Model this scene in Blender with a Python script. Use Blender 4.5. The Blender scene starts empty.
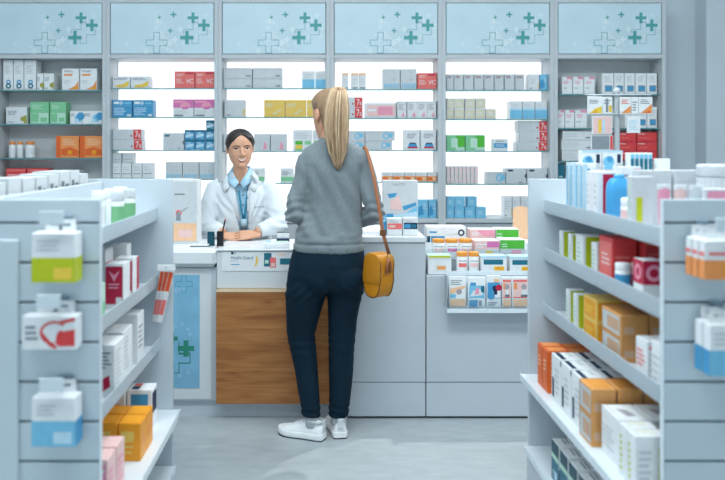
import bpy, bmesh, math, random
from mathutils import Vector, Matrix, noise
from mathutils.bvhtree import BVHTree
random.seed(7)
SC = bpy.context.scene
COL = SC.collection
PI = math.pi
F = 780.0; CX = 325.0; CY = 148.0; EYE = 1.39

def wx(px, Y): return (px - CX) * Y / F
def wz(py, Y): return EYE - (py - CY) * Y / F

# ---------------------------------------------------------------- materials
MATS = {}
def lin(h):
    h = h.lstrip('#')
    c = [int(h[i:i+2], 16) / 255 for i in (0, 2, 4)]
    return [((v + .055) / 1.055) ** 2.4 if v > .04045 else v / 12.92 for v in c] + [1]

def mat(name, col, rough=.45, var=.04, scale=40, bump=0, bscale=300, metal=0, stretch=None, spec=.4, sheen=0, sss=0):
    if name in MATS: return MATS[name]
    m = bpy.data.materials.new(name); m.use_nodes = True
    nt = m.node_tree; b = nt.nodes['Principled BSDF']
    c = lin(col)
    tc = nt.nodes.new('ShaderNodeTexCoord'); mp = nt.nodes.new('ShaderNodeMapping')
    if stretch: mp.inputs['Scale'].default_value = stretch
    nt.links.new(tc.outputs['Object'], mp.inputs['Vector'])
    n = nt.nodes.new('ShaderNodeTexNoise'); n.inputs['Scale'].default_value = scale; n.inputs['Detail'].default_value = 3
    nt.links.new(mp.outputs[0], n.inputs['Vector'])
    r = nt.nodes.new('ShaderNodeValToRGB')
    r.color_ramp.elements[0].position = .3; r.color_ramp.elements[1].position = .7
    r.color_ramp.elements[0].color = [max(0, v * (1 - var)) for v in c[:3]] + [1]
    r.color_ramp.elements[1].color = [min(1, v * (1 + var)) for v in c[:3]] + [1]
    nt.links.new(n.outputs['Fac'], r.inputs['Fac']); nt.links.new(r.outputs[0], b.inputs['Base Color'])
    b.inputs['Roughness'].default_value = rough; b.inputs['Metallic'].default_value = metal
    b.inputs['Specular IOR Level'].default_value = spec
    if sheen: b.inputs['Sheen Weight'].default_value = sheen
    if sss:
        b.inputs['Subsurface Weight'].default_value = sss; b.inputs['Subsurface Radius'].default_value = (.01, .004, .002)
        b.inputs['Subsurface Scale'].default_value = .6
    if bump:
        n2 = nt.nodes.new('ShaderNodeTexNoise'); n2.inputs['Scale'].default_value = bscale; n2.inputs['Detail'].default_value = 3
        nt.links.new(mp.outputs[0], n2.inputs['Vector'])
        bp = nt.nodes.new('ShaderNodeBump'); bp.inputs['Strength'].default_value = bump; bp.inputs['Distance'].default_value = .004
        nt.links.new(n2.outputs['Fac'], bp.inputs['Height']); nt.links.new(bp.outputs[0], b.inputs['Normal'])
    MATS[name] = m
    return m

def clear(name, tint, ior=1.35, haze=.0, hazecol='#ffffff'):
    """thin clear plastic or glass: mostly see-through, a little gloss and haze"""
    m = bpy.data.materials.new(name); m.use_nodes = True; nt = m.node_tree; nt.nodes.clear()
    out = nt.nodes.new('ShaderNodeOutputMaterial')
    tr = nt.nodes.new('ShaderNodeBsdfTransparent'); tr.inputs[0].default_value = lin(tint)
    gl = nt.nodes.new('ShaderNodeBsdfGlossy'); gl.inputs['Roughness'].default_value = .08
    fr = nt.nodes.new('ShaderNodeFresnel'); fr.inputs[0].default_value = ior
    mx = nt.nodes.new('ShaderNodeMixShader'); nt.links.new(fr.outputs[0], mx.inputs[0])
    nt.links.new(tr.outputs[0], mx.inputs[1]); nt.links.new(gl.outputs[0], mx.inputs[2])
    df = nt.nodes.new('ShaderNodeBsdfDiffuse'); df.inputs[0].default_value = lin(hazecol)
    n = nt.nodes.new('ShaderNodeTexNoise'); n.inputs['Scale'].default_value = 25
    mth = nt.nodes.new('ShaderNodeMath'); mth.operation = 'MULTIPLY_ADD'; mth.inputs[1].default_value = haze * .2; mth.inputs[2].default_value = haze * .9
    nt.links.new(n.outputs['Fac'], mth.inputs[0])
    mx2 = nt.nodes.new('ShaderNodeMixShader'); nt.links.new(mth.outputs[0], mx2.inputs[0])
    nt.links.new(mx.outputs[0], mx2.inputs[1]); nt.links.new(df.outputs[0], mx2.inputs[2])
    nt.links.new(mx2.outputs[0], out.inputs[0])
    MATS[name] = m
    return m

def glow(name, col, strength):
    m = bpy.data.materials.new(name); m.use_nodes = True; nt = m.node_tree; nt.nodes.clear()
    out = nt.nodes.new('ShaderNodeOutputMaterial'); e = nt.nodes.new('ShaderNodeEmission')
    e.inputs[0].default_value = lin(col); e.inputs[1].default_value = strength
    nt.links.new(e.outputs[0], out.inputs[0]); MATS[name] = m
    return m

P = dict(white='#eef1f3', offwhite='#e4e7ea', grey='#b9c0c6', lgrey='#d0d5d9', dgrey='#6d757c', black='#16191d', navy='#14304f',
  blue='#459aca', sky='#7cc3e4', pale='#bfdff0', teal='#1d6f86', dteal='#0f4a5c', red='#e04547', coral='#ee7672', crimson='#c21f45',
  magenta='#da76b2', pink='#ee9db4', blush='#f0c9c6', orange='#f49a58', deep_orange='#e8692a', amber='#f0a21f', yellow='#f3cf4a',
  gold='#ecc765', lime='#c2cc1e', olive='#a7a34a', green='#84cc9a', leaf='#55b93c', mint='#bfe3cf', sage='#76b583', beige='#ddd6bb', peach='#f6c7a0',
  ink='#8d969e', vink='#a9a4ad', brown='#8a4a32')
for k, v in P.items(): mat(k, v)
def M(k): return MATS[k]

# ---------------------------------------------------------------- mesh collector
class MB:
    def __init__(s): s.v = []; s.f = []; s.m = []; s.mats = []
    def mi(s, m):
        if isinstance(m, str): m = MATS[m]
        if m not in s.mats: s.mats.append(m)
        return s.mats.index(m)
    def poly(s, pts, m):
        b = len(s.v); s.v += [tuple(p) for p in pts]; s.f.append(list(range(b, b + len(pts)))); s.m.append(s.mi(m))
    def box(s, x0, x1, y0, y1, z0, z1, m, c=0.0, mx=None):
        c = min(c, (x1-x0)*.3, (y1-y0)*.3, (z1-z0)*.3)
        b = len(s.v); i = s.mi(m)
        if c <= 0:
            vs = [(x, y, z) for z in (z0, z1) for y in (y0, y1) for x in (x0, x1)]
            fs = [(0,2,3,1),(4,5,7,6),(0,1,5,4),(2,6,7,3),(0,4,6,2),(1,3,7,5)]
        else:
            vs = []; idx = {}
            for ix, X in ((0, x0), (1, x1)):
                for iy, Y in ((0, y0), (1, y1)):
                    for iz, Z in ((0, z0), (1, z1)):
                        sx, sy, sz = (1, -1)[ix]*c, (1, -1)[iy]*c, (1, -1)[iz]*c
                        idx[ix, iy, iz, 0] = len(vs); vs.append((X, Y+sy, Z+sz))
                        idx[ix, iy, iz, 1] = len(vs); vs.append((X+sx, Y, Z+sz))
                        idx[ix, iy, iz, 2] = len(vs); vs.append((X+sx, Y+sy, Z))
            fs = []
            for a in (0, 1):
                fs.append([idx[a,0,0,0], idx[a,1,0,0], idx[a,1,1,0], idx[a,0,1,0]])
                fs.append([idx[0,a,0,1], idx[1,a,0,1], idx[1,a,1,1], idx[0,a,1,1]])
                fs.append([idx[0,0,a,2], idx[1,0,a,2], idx[1,1,a,2], idx[0,1,a,2]])
            for a in (0, 1):
                for d in (0, 1):
                    fs.append([idx[a,d,0,0], idx[a,d,1,0], idx[a,d,1,1], idx[a,d,0,1]])
                    fs.append([idx[a,0,d,0], idx[a,1,d,0], idx[a,1,d,2], idx[a,0,d,2]])
                    fs.append([idx[0,a,d,1], idx[1,a,d,1], idx[1,a,d,2], idx[0,a,d,2]])
                    for e in (0, 1): fs.append([idx[a,d,e,0], idx[a,d,e,1], idx[a,d,e,2]])
            cen = Vector(((x0+x1)/2, (y0+y1)/2, (z0+z1)/2)); out = []
            for f in fs:
                p = [Vector(vs[k]) for k in f]; n = (p[1]-p[0]).cross(p[2]-p[0])
                if n.dot(sum(p, Vector())/len(p) - cen) < 0: f = f[::-1]
                out.append(f)
            fs = out
        if mx: vs = [tuple(mx @ Vector(v)) for v in vs]
        s.v += vs
        for f in fs: s.f.append([b + k for k in f]); s.m.append(i)
    def loft(s, rings, m, cap=True, closed=False):
        b = len(s.v); n = len(rings[0]); i = s.mi(m)
        for r in rings: s.v += [tuple(p) for p in r]
        L = len(rings)
        for a in range(L if closed else L - 1):
            a2 = (a + 1) % L
            for k in range(n):
                k2 = (k + 1) % n
                s.f.append([b+a*n+k, b+a*n+k2, b+a2*n+k2, b+a2*n+k]); s.m.append(i)
        if cap and not closed:
            s.f.append([b + k for k in range(n)][::-1]); s.m.append(i)
            s.f.append([b + (L-1)*n + k for k in range(n)]); s.m.append(i)
    def tube(s, pts, rad, m, n=8, cap=True, flat=1.0, up=None):
        pts = [Vector(p) for p in pts]
        if not hasattr(rad, '__len__'): rad = [rad] * len(pts)
        rings = []; prev = None
        for k, p in enumerate(pts):
            t = (pts[min(k+1, len(pts)-1)] - pts[max(k-1, 0)]).normalized()
            if prev is None:
                u = Vector(up) if up else (Vector((0,0,1)) if abs(t.z) < .9 else Vector((1,0,0)))
            else: u = prev
            u = (u - t * u.dot(t)).normalized(); w = t.cross(u); prev = u
            r = rad[k]
            rings.append([p + u*(r*math.cos(2*PI*j/n)) + w*(r*flat*math.sin(2*PI*j/n)) for j in range(n)])
        s.loft(rings, m, cap)
    def cyl(s, x, y, z0, z1, r, m, n=20, r2=None):
        r2 = r if r2 is None else r2
        s.loft([[(x + q*math.cos(2*PI*j/n), y + q*math.sin(2*PI*j/n), z) for j in range(n)] for z, q in ((z0, r), (z1, r2))], m)
    def lathe(s, x, y, prof, m, n=20):
        s.loft([[(x + q*math.cos(2*PI*j/n), y + q*math.sin(2*PI*j/n), z) for j in range(n)] for q, z in prof], m)
    def ball(s, c, r, m, n=14, sc=(1,1,1), mx=None):
        rings = []
        for a in range(1, n):
            t = PI * a / n
            ring = []
            for j in range(n*2):
                v = Vector((r*sc[0]*math.sin(t)*math.cos(PI*j/n), r*sc[1]*math.sin(t)*math.sin(PI*j/n), -r*sc[2]*math.cos(t)))
                if mx: v = mx @ v
                ring.append(Vector(c) + v)
            rings.append(ring)
        s.loft(rings, m)
    def text(s, txt, cx, cz, h, m, fit=None, mx=None, y=0, align='CENTER'):
        """letters in the XZ plane facing -Y (or moved by mx)"""
        cu = bpy.data.curves.new('t', 'FONT'); cu.body = txt; cu.size = 1; cu.resolution_u = 3
        ob = bpy.data.objects.new('t', cu); me = ob.to_mesh()
        xs = [v.co.x for v in me.vertices]; ys = [v.co.y for v in me.vertices]
        if xs:
            x0, x1, y0, y1 = min(xs), max(xs), min(ys), max(ys)
            k = h / max(1e-6, (y1 - y0)); kx = k if not fit else fit / max(1e-6, (x1 - x0))
            i = s.mi(m); b = len(s.v)
            for v in me.vertices:
                X = (v.co.x - x0) * kx + (cx - (x1-x0)*kx/2 if align == 'CENTER' else cx)
                q = Vector((X, y, (v.co.y - (y0+y1)/2) * k + cz))
                s.v.append(tuple(mx @ q if mx else q))
            for f in me.polygons: s.f.append([b + q for q in f.vertices]); s.m.append(i)
        ob.to_mesh_clear(); bpy.data.objects.remove(ob); bpy.data.curves.remove(cu)
    def build(s, name, parent=None, loc=None, rz=0, smooth=False, angle=None):
        me = bpy.data.meshes.new(name)
        vs = s.v
        me.from_pydata(vs, [], s.f)
        for m in s.mats: me.materials.append(m)
        me.polygons.foreach_set('material_index', s.m)
        if smooth: me.polygons.foreach_set('use_smooth', [True]*len(s.f))
        me.update()
        if angle: me.set_sharp_from_angle(angle=math.radians(angle))
        o = bpy.data.objects.new(name, me); COL.objects.link(o)
        if loc: o.location = loc
        o.rotation_euler.z = rz
        if parent: o.parent = parent
        return o

def tag(o, label, cat, group=None):
    o['label'] = label; o['category'] = cat
    if group: o['group'] = group
    return o
def thing(name, label, cat, loc=(0,0,0), rz=0, group=None):
    o = bpy.data.objects.new(name, None); COL.objects.link(o); o.empty_display_size = .05
    o.location = loc; o.rotation_euler.z = rz
    return tag(o, label, cat, group)
def struct(o): o['kind'] = 'structure'; return o

# ---------------------------------------------------------------- cartons
def face_map(face, w, d, h, e=.0006):
    """(u,v) -> local point on a face of a box centred on x,y with its base at z=0"""
    if face == 'F': return lambda u, v: (-w/2 + u*w, -d/2 - e, v*h)
    if face == 'K': return lambda u, v: (w/2 - u*w, d/2 + e, v*h)
    if face == 'R': return lambda u, v: (w/2 + e, -d/2 + u*d, v*h)
    if face == 'L': return lambda u, v: (-w/2 - e, d/2 - u*d, v*h)
    if face == 'T': return lambda u, v: (-w/2 + u*w, -d/2 + v*d, h + e)
def prints(mb, w, d, h, items):
    lay = {}
    for it in items:
        f = it[0]; lay[f] = lay.get(f, 0) + 1
        g = face_map(f, w, d, h, .0005 + .00025*lay[f])
        k = it[1]
        if k == 'r':
            u0, v0, u1, v1, m = it[2:]
            mb.poly([g(u0, v0), g(u1, v0), g(u1, v1), g(u0, v1)], m)
        elif k == 'p': mb.poly([g(u, v) for u, v in it[2]], it[3])
        elif k == 'o':     # ring or disc: cu, cv, radius as a share of height, hole share, material
            cu, cv, r, hole, m = it[2:]
            W = d if f in 'LR' else w
            H = d if f == 'T' else h
            n = 18; pt = lambda q, j: g(cu + q*H/W*math.cos(2*PI*j/n), cv + q*math.sin(2*PI*j/n))
            if hole <= 0: mb.poly([pt(r, j) for j in range(n)], m)
            else:
                for j in range(n): mb.poly([pt(r*hole, j), pt(r, j), pt(r, j+1), pt(r*hole, j+1)], m)
        elif k == 'l':     # small print, only lines
            u0, v0, u1, v1, n, m = it[2:]
            st = (v1 - v0) / n
            for q in range(n):
                e = u0 + (u1-u0)*random.uniform(.6, 1)
                z = v0 + q*st
                mb.poly([g(u0, z), g(e, z), g(e, z + st*.45), g(u0, z + st*.45)], m)
        elif k == 't':
            cu, cv, hh, txt, m = it[2:7]
            o = Vector(g(cu, cv)); ax = (Vector(g(1, 0)) - Vector(g(0, 0))).normalized(); az = (Vector(g(0, 1)) - Vector(g(0, 0))).normalized()
            mx = Matrix(((ax.x, 0, az.x, o.x), (ax.y, 0, az.y, o.y), (ax.z, 0, az.z, o.z), (0, 0, 0, 1)))
            mb.text(txt, 0, 0, hh*(d if f == 'T' else h), m, mx=mx, fit=it[7] * (d if f in 'LR' else w) if len(it) > 7 else None)
def carton(name, x, y, z, w, d, h, body, items, label, cat='box', group=None, rz=0):
    mb = MB(); mb.box(-w/2, w/2, -d/2, d/2, 0, h, body, c=.0012)
    seam = 'grey' if body in ('white', 'offwhite') else body
    prints(mb, w, d, h, [('T', 'r', .03, .1, .97, .115, seam)] + items)
    o = mb.build(name, loc=(x, y, z), rz=rz)
    return tag(o, label, cat, group)

def rem(mb, voxel=.005, smooth=4, fac=.5):
    """one continuous skin from overlapping closed shapes"""
    o = mb.build('tmp')
    r = o.modifiers.new('r', 'REMESH'); r.mode = 'VOXEL'; r.voxel_size = voxel
    s = o.modifiers.new('s', 'SMOOTH'); s.factor = fac; s.iterations = smooth
    bpy.context.view_layer.update()
    dg = bpy.context.evaluated_depsgraph_get()
    me = bpy.data.meshes.new_from_object(o.evaluated_get(dg), depsgraph=dg)
    old = o.data; bpy.data.objects.remove(o); bpy.data.meshes.remove(old)
    return me
def obj_from(me, name, mats, parent=None):
    me.name = name; me.materials.clear()
    for m in mats: me.materials.append(m if not isinstance(m, str) else MATS[m])
    me.polygons.foreach_set('use_smooth', [True]*len(me.polygons))
    o = bpy.data.objects.new(name, me); COL.objects.link(o)
    if parent: o.parent = parent
    return o
def ell(c, ux, uy, rx, ry, n=28, p=2.0, back=1.0):
    """ring round c in the ux/uy plane; p>2 squarer; back scales the -uy side"""
    c = Vector(c); ux = Vector(ux); uy = Vector(uy); out = []
    for j in range(n):
        a = 2*PI*j/n; co, si = math.cos(a), math.sin(a)
        X = math.copysign(abs(co)**(2/p), co) * rx; Y = math.copysign(abs(si)**(2/p), si) * ry
        if si < 0: Y *= back
        out.append(c + ux*X + uy*Y)
    return out
def smoothstep(a, b, x):
    t = max(0, min(1, (x - a) / (b - a))); return t*t*(3 - 2*t)
def lerp_table(tab, x):
    if x <= tab[0][0]: return tab[0][1:]
    for a, b in zip(tab, tab[1:]):
        if x <= b[0]:
            t = (x - a[0]) / (b[0] - a[0]); t2 = t*t*(3-2*t)*.5 + t*.5
            return tuple(p + (q-p)*t2 for p, q in zip(a[1:], b[1:]))
    return tab[-1][1:]
# ---------------------------------------------------------------- setting
def floor_mat():
    m = bpy.data.materials.new('polished_concrete'); m.use_nodes = True; nt = m.node_tree; b = nt.nodes['Principled BSDF']
    tc = nt.nodes.new('ShaderNodeTexCoord')
    def ns(scale, detail, sx=1, sy=1):
        mp = nt.nodes.new('ShaderNodeMapping'); mp.inputs['Scale'].default_value = (sx, sy, 1)
        nt.links.new(tc.outputs['Object'], mp.inputs[0])
        n = nt.nodes.new('ShaderNodeTexNoise'); n.inputs['Scale'].default_value = scale; n.inputs['Detail'].default_value = detail
        nt.links.new(mp.outputs[0], n.inputs['Vector']); return n
    n1 = ns(1.6, 6); n2 = ns(9, 8, 1, 2.5); n3 = ns(90, 3)
    r = nt.nodes.new('ShaderNodeValToRGB')
    r.color_ramp.elements[0].position = .25; r.color_ramp.elements[0].color = lin('#969ea3')
    r.color_ramp.elements[1].position = .75; r.color_ramp.elements[1].color = lin('#b7bec2')
    a1 = nt.nodes.new('ShaderNodeMath'); a1.operation = 'MULTIPLY_ADD'; a1.inputs[1].default_value = .5
    nt.links.new(n2.outputs['Fac'], a1.inputs[0])
    a0 = nt.nodes.new('ShaderNodeMath'); a0.operation = 'MULTIPLY'; a0.inputs[1].default_value = .35
    nt.links.new(n1.outputs['Fac'], a0.inputs[0]); nt.links.new(a0.outputs[0], a1.inputs[2])
    a2 = nt.nodes.new('ShaderNodeMath'); a2.operation = 'MULTIPLY_ADD'; a2.inputs[1].default_value = .2
    nt.links.new(n3.outputs['Fac'], a2.inputs[0]); nt.links.new(a1.outputs[0], a2.inputs[2])
    nt.links.new(a2.outputs[0], r.inputs['Fac']); nt.links.new(r.outputs[0], b.inputs['Base Color'])
    rr = nt.nodes.new('ShaderNodeMapRange'); rr.inputs[3].default_value = .38; rr.inputs[4].default_value = .6
    nt.links.new(n2.outputs['Fac'], rr.inputs[0]); nt.links.new(rr.outputs[0], b.inputs['Roughness'])
    bp = nt.nodes.new('ShaderNodeBump'); bp.inputs['Strength'].default_value = .08; bp.inputs['Distance'].default_value = .003
    nt.links.new(n3.outputs['Fac'], bp.inputs['Height']); nt.links.new(bp.outputs[0], b.inputs['Normal'])
    MATS['floor'] = m
floor_mat()
mat('wall', '#cbd5dc', .7, .02, 3, bump=.05)
mat('ceiling', '#dfe3e6', .8, .02, 4)
mat('frame', '#c8ced2', .45, .02, 8)
mat('frame_in', '#c9d1d6', .5, .02, 8)
mat('backboard', '#d6dadc', .55, .02, 6)
mat('cupboard', '#b3bac1', .45, .02, 8)
mat('laminate', '#d3d8dc', .4, .02, 6)
mat('laminate_cool', '#bfc7ce', .42, .02, 6)
mat('counter_top', '#dfe4e8', .3, .015, 8)
mat('plinth', '#c2cad2', .4, .02, 6)
mat('gap', '#5e6c78', .7)
mat('alu', '#8fa2b0', .35, .03, 30, metal=.7); mat('groove', '#93a6b4', .6)
mat('header_blue', '#cde3ec', .35, .05, 3)
mat('header_light', '#dcebf1', .4, .05, 8)
mat('cross_teal', '#52a5a5', .4)
mat('cross_line', '#4a9bae', .4)
mat('poster_blue', '#7fb5d2', .4, .08, 9)
mat('poster_pale', '#92bfd8', .4); mat('cross_green', '#2f8672', .4)
clear('glass', '#e9f6f3', haze=.02)
mat('glass_edge', '#5d9aa3', .15)
clear('acrylic', '#eef6fa', haze=.5, hazecol='#dfeaf2')
clear('acrylic_clear', '#f6fafc', haze=.05, hazecol='#e8f0f5')
mat('acrylic_edge', '#dde8ef', .2)
glow('lightbox', '#f6fbff', 1.5)

def wood_mat():
    m = bpy.data.materials.new('oak_veneer'); m.use_nodes = True; nt = m.node_tree; b = nt.nodes['Principled BSDF']
    tc = nt.nodes.new('ShaderNodeTexCoord'); mp = nt.nodes.new('ShaderNodeMapping'); mp.inputs['Scale'].default_value = (1.2, 9, 9)
    nt.links.new(tc.outputs['Object'], mp.inputs[0])
    n = nt.nodes.new('ShaderNodeTexNoise'); n.inputs['Scale'].default_value = 2.2; n.inputs['Detail'].default_value = 8; n.inputs['Distortion'].default_value = 1.2
    nt.links.new(mp.outputs[0], n.inputs['Vector'])
    mp2 = nt.nodes.new('ShaderNodeMapping'); mp2.inputs['Scale'].default_value = (3, 90, 90); nt.links.new(tc.outputs['Object'], mp2.inputs[0])
    n2 = nt.nodes.new('ShaderNodeTexNoise'); n2.inputs['Scale'].default_value = 2; n2.inputs['Detail'].default_value = 4; nt.links.new(mp2.outputs[0], n2.inputs['Vector'])
    ad = nt.nodes.new('ShaderNodeMath'); ad.operation = 'MULTIPLY_ADD'; ad.inputs[1].default_value = .35
    nt.links.new(n2.outputs['Fac'], ad.inputs[0]); 
    mu = nt.nodes.new('ShaderNodeMath'); mu.operation = 'MULTIPLY'; mu.inputs[1].default_value = .7; nt.links.new(n.outputs['Fac'], mu.inputs[0]); nt.links.new(mu.outputs[0], ad.inputs[2])
    r = nt.nodes.new('ShaderNodeValToRGB')
    r.color_ramp.elements[0].position = .33; r.color_ramp.elements[0].color = lin('#80491f')
    r.color_ramp.elements[1].position = .7; r.color_ramp.elements[1].color = lin('#b67c46')
    e = r.color_ramp.elements.new(.5); e.color = lin('#a16734')
    nt.links.new(ad.outputs[0], r.inputs[0]); nt.links.new(r.outputs[0], b.inputs['Base Color']); b.inputs['Roughness'].default_value = .5
    MATS['oak'] = m
wood_mat(); mat('oak_edge', '#e3c9a8', .5)

def slab(name, x0, x1, y0, y1, z0, z1, m):
    mb = MB(); mb.box(x0, x1, y0, y1, z0, z1, m); return struct(mb.build(name))
RX0, RX1, RY0, RY1, RH = -3.3, 4.1, -2.2, 5.805, 3.6
slab('floor', RX0, RX1, RY0, RY1, -.1, 0, 'floor')
slab('ceiling', RX0, RX1, RY0, RY1, RH, RH+.1, 'ceiling')
slab('wall_back', RX0, RX1, RY1, RY1+.1, 0, RH, 'wall')
slab('wall_left', RX0-.1, RX0, RY0, RY1, 0, RH, 'wall')
slab('wall_right', RX1, RX1+.1, RY0, RY1, 0, RH, 'wall')
slab('wall_front', RX0, RX1, RY0-.1, RY0, 0, RH, 'wall')
slab('pillar', 2.755, RX1, 5.635, RY1, 0, RH, 'wall')

# ---------------------------------------------------------------- wall cabinets
BAY0, PITCH = -2.364, .80
YF, YB = 5.57, 5.80
SH = {1: [90, 124, 158, 191], 2: [88, 117, 150, 179], 3: [88, 117, 151, 183], 4: [89, 118, 150, 182], 5: [90, 119, 151, 184], 6: [94, 128, 161, 195]}
def shz(bay, k): return EYE + (148 - SH[bay][k]) / 139.3
BASEZ = .885
def cross(mb, cx, cz, s, t, m, y):
    h = s/2; q = t/2
    mb.poly([(cx-q, y, cz-h), (cx+q, y, cz-h), (cx+q, y, cz+h), (cx-q, y, cz+h)], m)
    mb.poly([(cx-h, y, cz-q), (cx-q, y, cz-q), (cx-q, y, cz+q), (cx-h, y, cz+q)], m)
    mb.poly([(cx+q, y, cz-q), (cx+h, y, cz-q), (cx+h, y, cz+q), (cx+q, y, cz+q)], m)
def line(mb, pts, t, m, y):
    for (a, b), (c, d) in zip(pts, pts[1:]):
        x0, x1 = min(a, c)-t/2, max(a, c)+t/2; z0, z1 = min(b, d)-t/2, max(b, d)+t/2
        mb.poly([(x0, y, z0), (x1, y, z0), (x1, y, z1), (x0, y, z1)], m)
def outline_cross(mb, cx, cz, s, t, w, m, y):
    h = s/2; q = t/2
    P_ = [(-q,-h),(q,-h),(q,-q),(h,-q),(h,q),(q,q),(q,h),(-q,h),(-q,q),(-h,q),(-h,-q),(-q,-q),(-q,-h)]
    line(mb, [(cx+a, cz+b) for a, b in P_], w, m, y)
BAYNAME = {1: 'far left unlit', 2: 'second from left, backlit', 3: 'third from left, backlit', 4: 'fourth from left, backlit', 5: 'fifth from left, backlit', 6: 'far right unlit'}
BAYLAB = {1: 'grey unlit wall cabinet holding green and orange cartons under a blue cross sign',
 2: 'backlit wall cabinet holding red, pink and two large blue cartons under a cross sign',
 3: 'backlit wall cabinet behind the pharmacist, with yellow boxes, under a cross sign',
 4: 'backlit wall cabinet behind the blonde customer, with long pink box, under cross sign',
 5: 'backlit wall cabinet holding beige boxes and light blue cubes under a cross sign',
 6: 'grey unlit wall cabinet with stacked red boxes at the end beside plain wall'}
def cabinet(k):
    x0 = BAY0 + PITCH*(k-1); x1 = x0 + PITCH; lit = k not in (1, 6)
    cx = (x0+x1)/2
    t = thing('display_cabinet', BAYLAB[k], 'cabinet', (cx, YF, 0), group='wall cabinets behind the counter')
    hw = PITCH/2; th = .028; D = YB - YF
    for s in (-1, 1):
        mb = MB(); a, b = sorted((s*hw, s*(hw-th))); mb.box(a+.0004, b-.0004, 0, D, 0, 2.45, 'frame', c=.002); mb.build('side_panel', t)
    mb = MB()
    if lit:
        mb.box(-hw+th, hw-th, D-.03, D-.012, BASEZ, 2.06, 'backboard'); mb.build('back_panel', t)
        mb = MB(); mb.box(-hw+th+.012, hw-th-.012, D-.04, D-.0301, BASEZ+.012, 2.022, 'lightbox'); mb.build('light_panel', t)
    else:
        mb.box(-hw+th, hw-th, D-.03, D-.012, BASEZ, 2.06, 'backboard'); mb.build('back_panel', t)
    mb = MB(); mb.box(-hw+th, hw-th, .002, D-.012, 2.03, 2.06, 'frame', c=.002); mb.box(-hw+th, hw-th, .002, D-.012, 2.428, 2.45, 'frame', c=.002); mb.build('top_panel', t)
    # header sign with printed crosses
    mb = MB(); hx0, hx1, hz0, hz1 = -hw+th+.004, hw-th-.004, 2.064, 2.425
    mb.box(hx0, hx1, .004, .03, hz0, hz1, 'header_blue', c=.002)
    U = lambda u: hx0 + u*(hx1-hx0)
    V = lambda v: hz0 + v*(hz1-hz0)
    W = hx1 - hx0
    rnd = random.Random(5)
    for q in range(46):
        u = min(.97, max(.05, rnd.gauss(.58, .2))); v = min(.93, max(.05, rnd.gauss(.22 + .35*max(0, u-.4), .16)))
        cross(mb, U(u), V(v), rnd.choice((.02, .03, .045)), rnd.choice((.007, .010, .014)), 'header_light', .0035 - q*.00001)
    y = .0028
    for u, v, s in ((.475, .72, .018), (.61, .773, .030), (.579, .455, .025)): cross(mb, U(u), V(v), s*W*1.9, s*W*.48, 'cross_teal', y)
    for u, v, s in ((.80, .71, .105), (.906, .562, .115), (.741, .318, .13)): cross(mb, U(u), V(v), s*W, s*W*.27, 'cross_teal', y)
    outline_cross(mb, U(.447), V(.215), .2*W, .055*W, .0036, 'cross_line', y)
    line(mb, [(U(.80), V(.62)), (U(.80), V(.475)), (U(.705), V(.475)), (U(.705), V(.38))], .0028, 'cross_line', y)
    line(mb, [(U(.80), V(.62)), (U(.85), V(.62)), (U(.85), V(.5))], .0028, 'cross_line', y)
    line(mb, [(U(.94), V(.5)), (U(.94), V(.375)), (U(.855), V(.375)), (U(.855), V(.2)), (U(.79), V(.2)), (U(.79), V(.3))], .0028, 'cross_line', y)
    mb.build('header_sign', t)
    for z in [EYE + (148 - q)/139.3 for q in SH[k]]:
        mb = MB(); a, b = -hw+th+.001, hw-th-.001
        mb.box(a, b, .032, D-.045, z-.008, z, 'glass')
        mb.poly([(a, .0312, z-.008), (b, .0312, z-.008), (b, .0312, z), (a, .0312, z)], 'glass_edge')
        mb.build('glass_shelf', t)
    mb = MB(); mb.box(-hw+th, hw-th, .001, D-.012, BASEZ-.03, BASEZ, 'frame', c=.002); mb.build('base_ledge', t)
    mb = MB(); mb.box(-hw+th, hw-th, .02, D-.012, .08, BASEZ-.031, 'cupboard'); mb.build('base_cupboard', t)
    mb = MB(); mb.box(-hw+th+.002, hw-th-.002, .004, .0195, .09, BASEZ-.04, 'cupboard', c=.002); d = mb.build('cupboard_door', t)
    mb = MB(); mb.box(-.06, .06, -.012, .004, BASEZ-.075, BASEZ-.065, 'alu', c=.002); mb.build('door_handle', d)
    return t
for k in range(1, 7): cabinet(k)

# ---------------------------------------------------------------- counter
YC = 4.0
def px(p, Y=YC): return wx(p, Y)
# left part with the blue poster
t = thing('counter_end_unit', 'white counter end with thick rounded top and tall blue cross poster', 'counter', (0, 0, 0))
LX0, LX1 = -1.30, -.556
mb = MB(); mb.box(LX0, LX1, 4.025, 4.20, .085, .778, 'laminate_cool', c=.004); mb.build('body', t)
mb = MB(); mb.box(LX0, LX1, 3.985, 4.44, .78, .875, 'counter_top', c=.02); mb.build('worktop', t)
mb = MB(); mb.box(LX0, LX1, 4.045, 4.2, 0, .084, 'plinth'); mb.build('plinth', t)
mb = MB(); mb.box(LX0+.03, LX1-.03, 4.0225, 4.0249, .095, .77, 'laminate', c=.001); fp = mb.build('front_panel', t)
mb = MB(); Yp = 4.0205; X0, X1, Z0, Z1 = -.93, wx(199.5, Yp), wz(388, Yp), wz(275, Yp)
mb.box(X0, X1, Yp, Yp+.002, Z0, Z1, 'poster_blue')
yy = Yp - .0006
outline_cross(mb, wx(184, Yp), wz(284, Yp), .085, .024, .003, 'cross_line', yy)
cross(mb, wx(186, Yp), wz(348.5, Yp), .084, .026, 'cross_green', yy)
cross(mb, wx(172, Yp), wz(338.5, Yp), .06, .02, 'cross_green', yy)
cross(mb, wx(168, Yp), wz(366, Yp), .06, .02, 'cross_green', yy)
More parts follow.
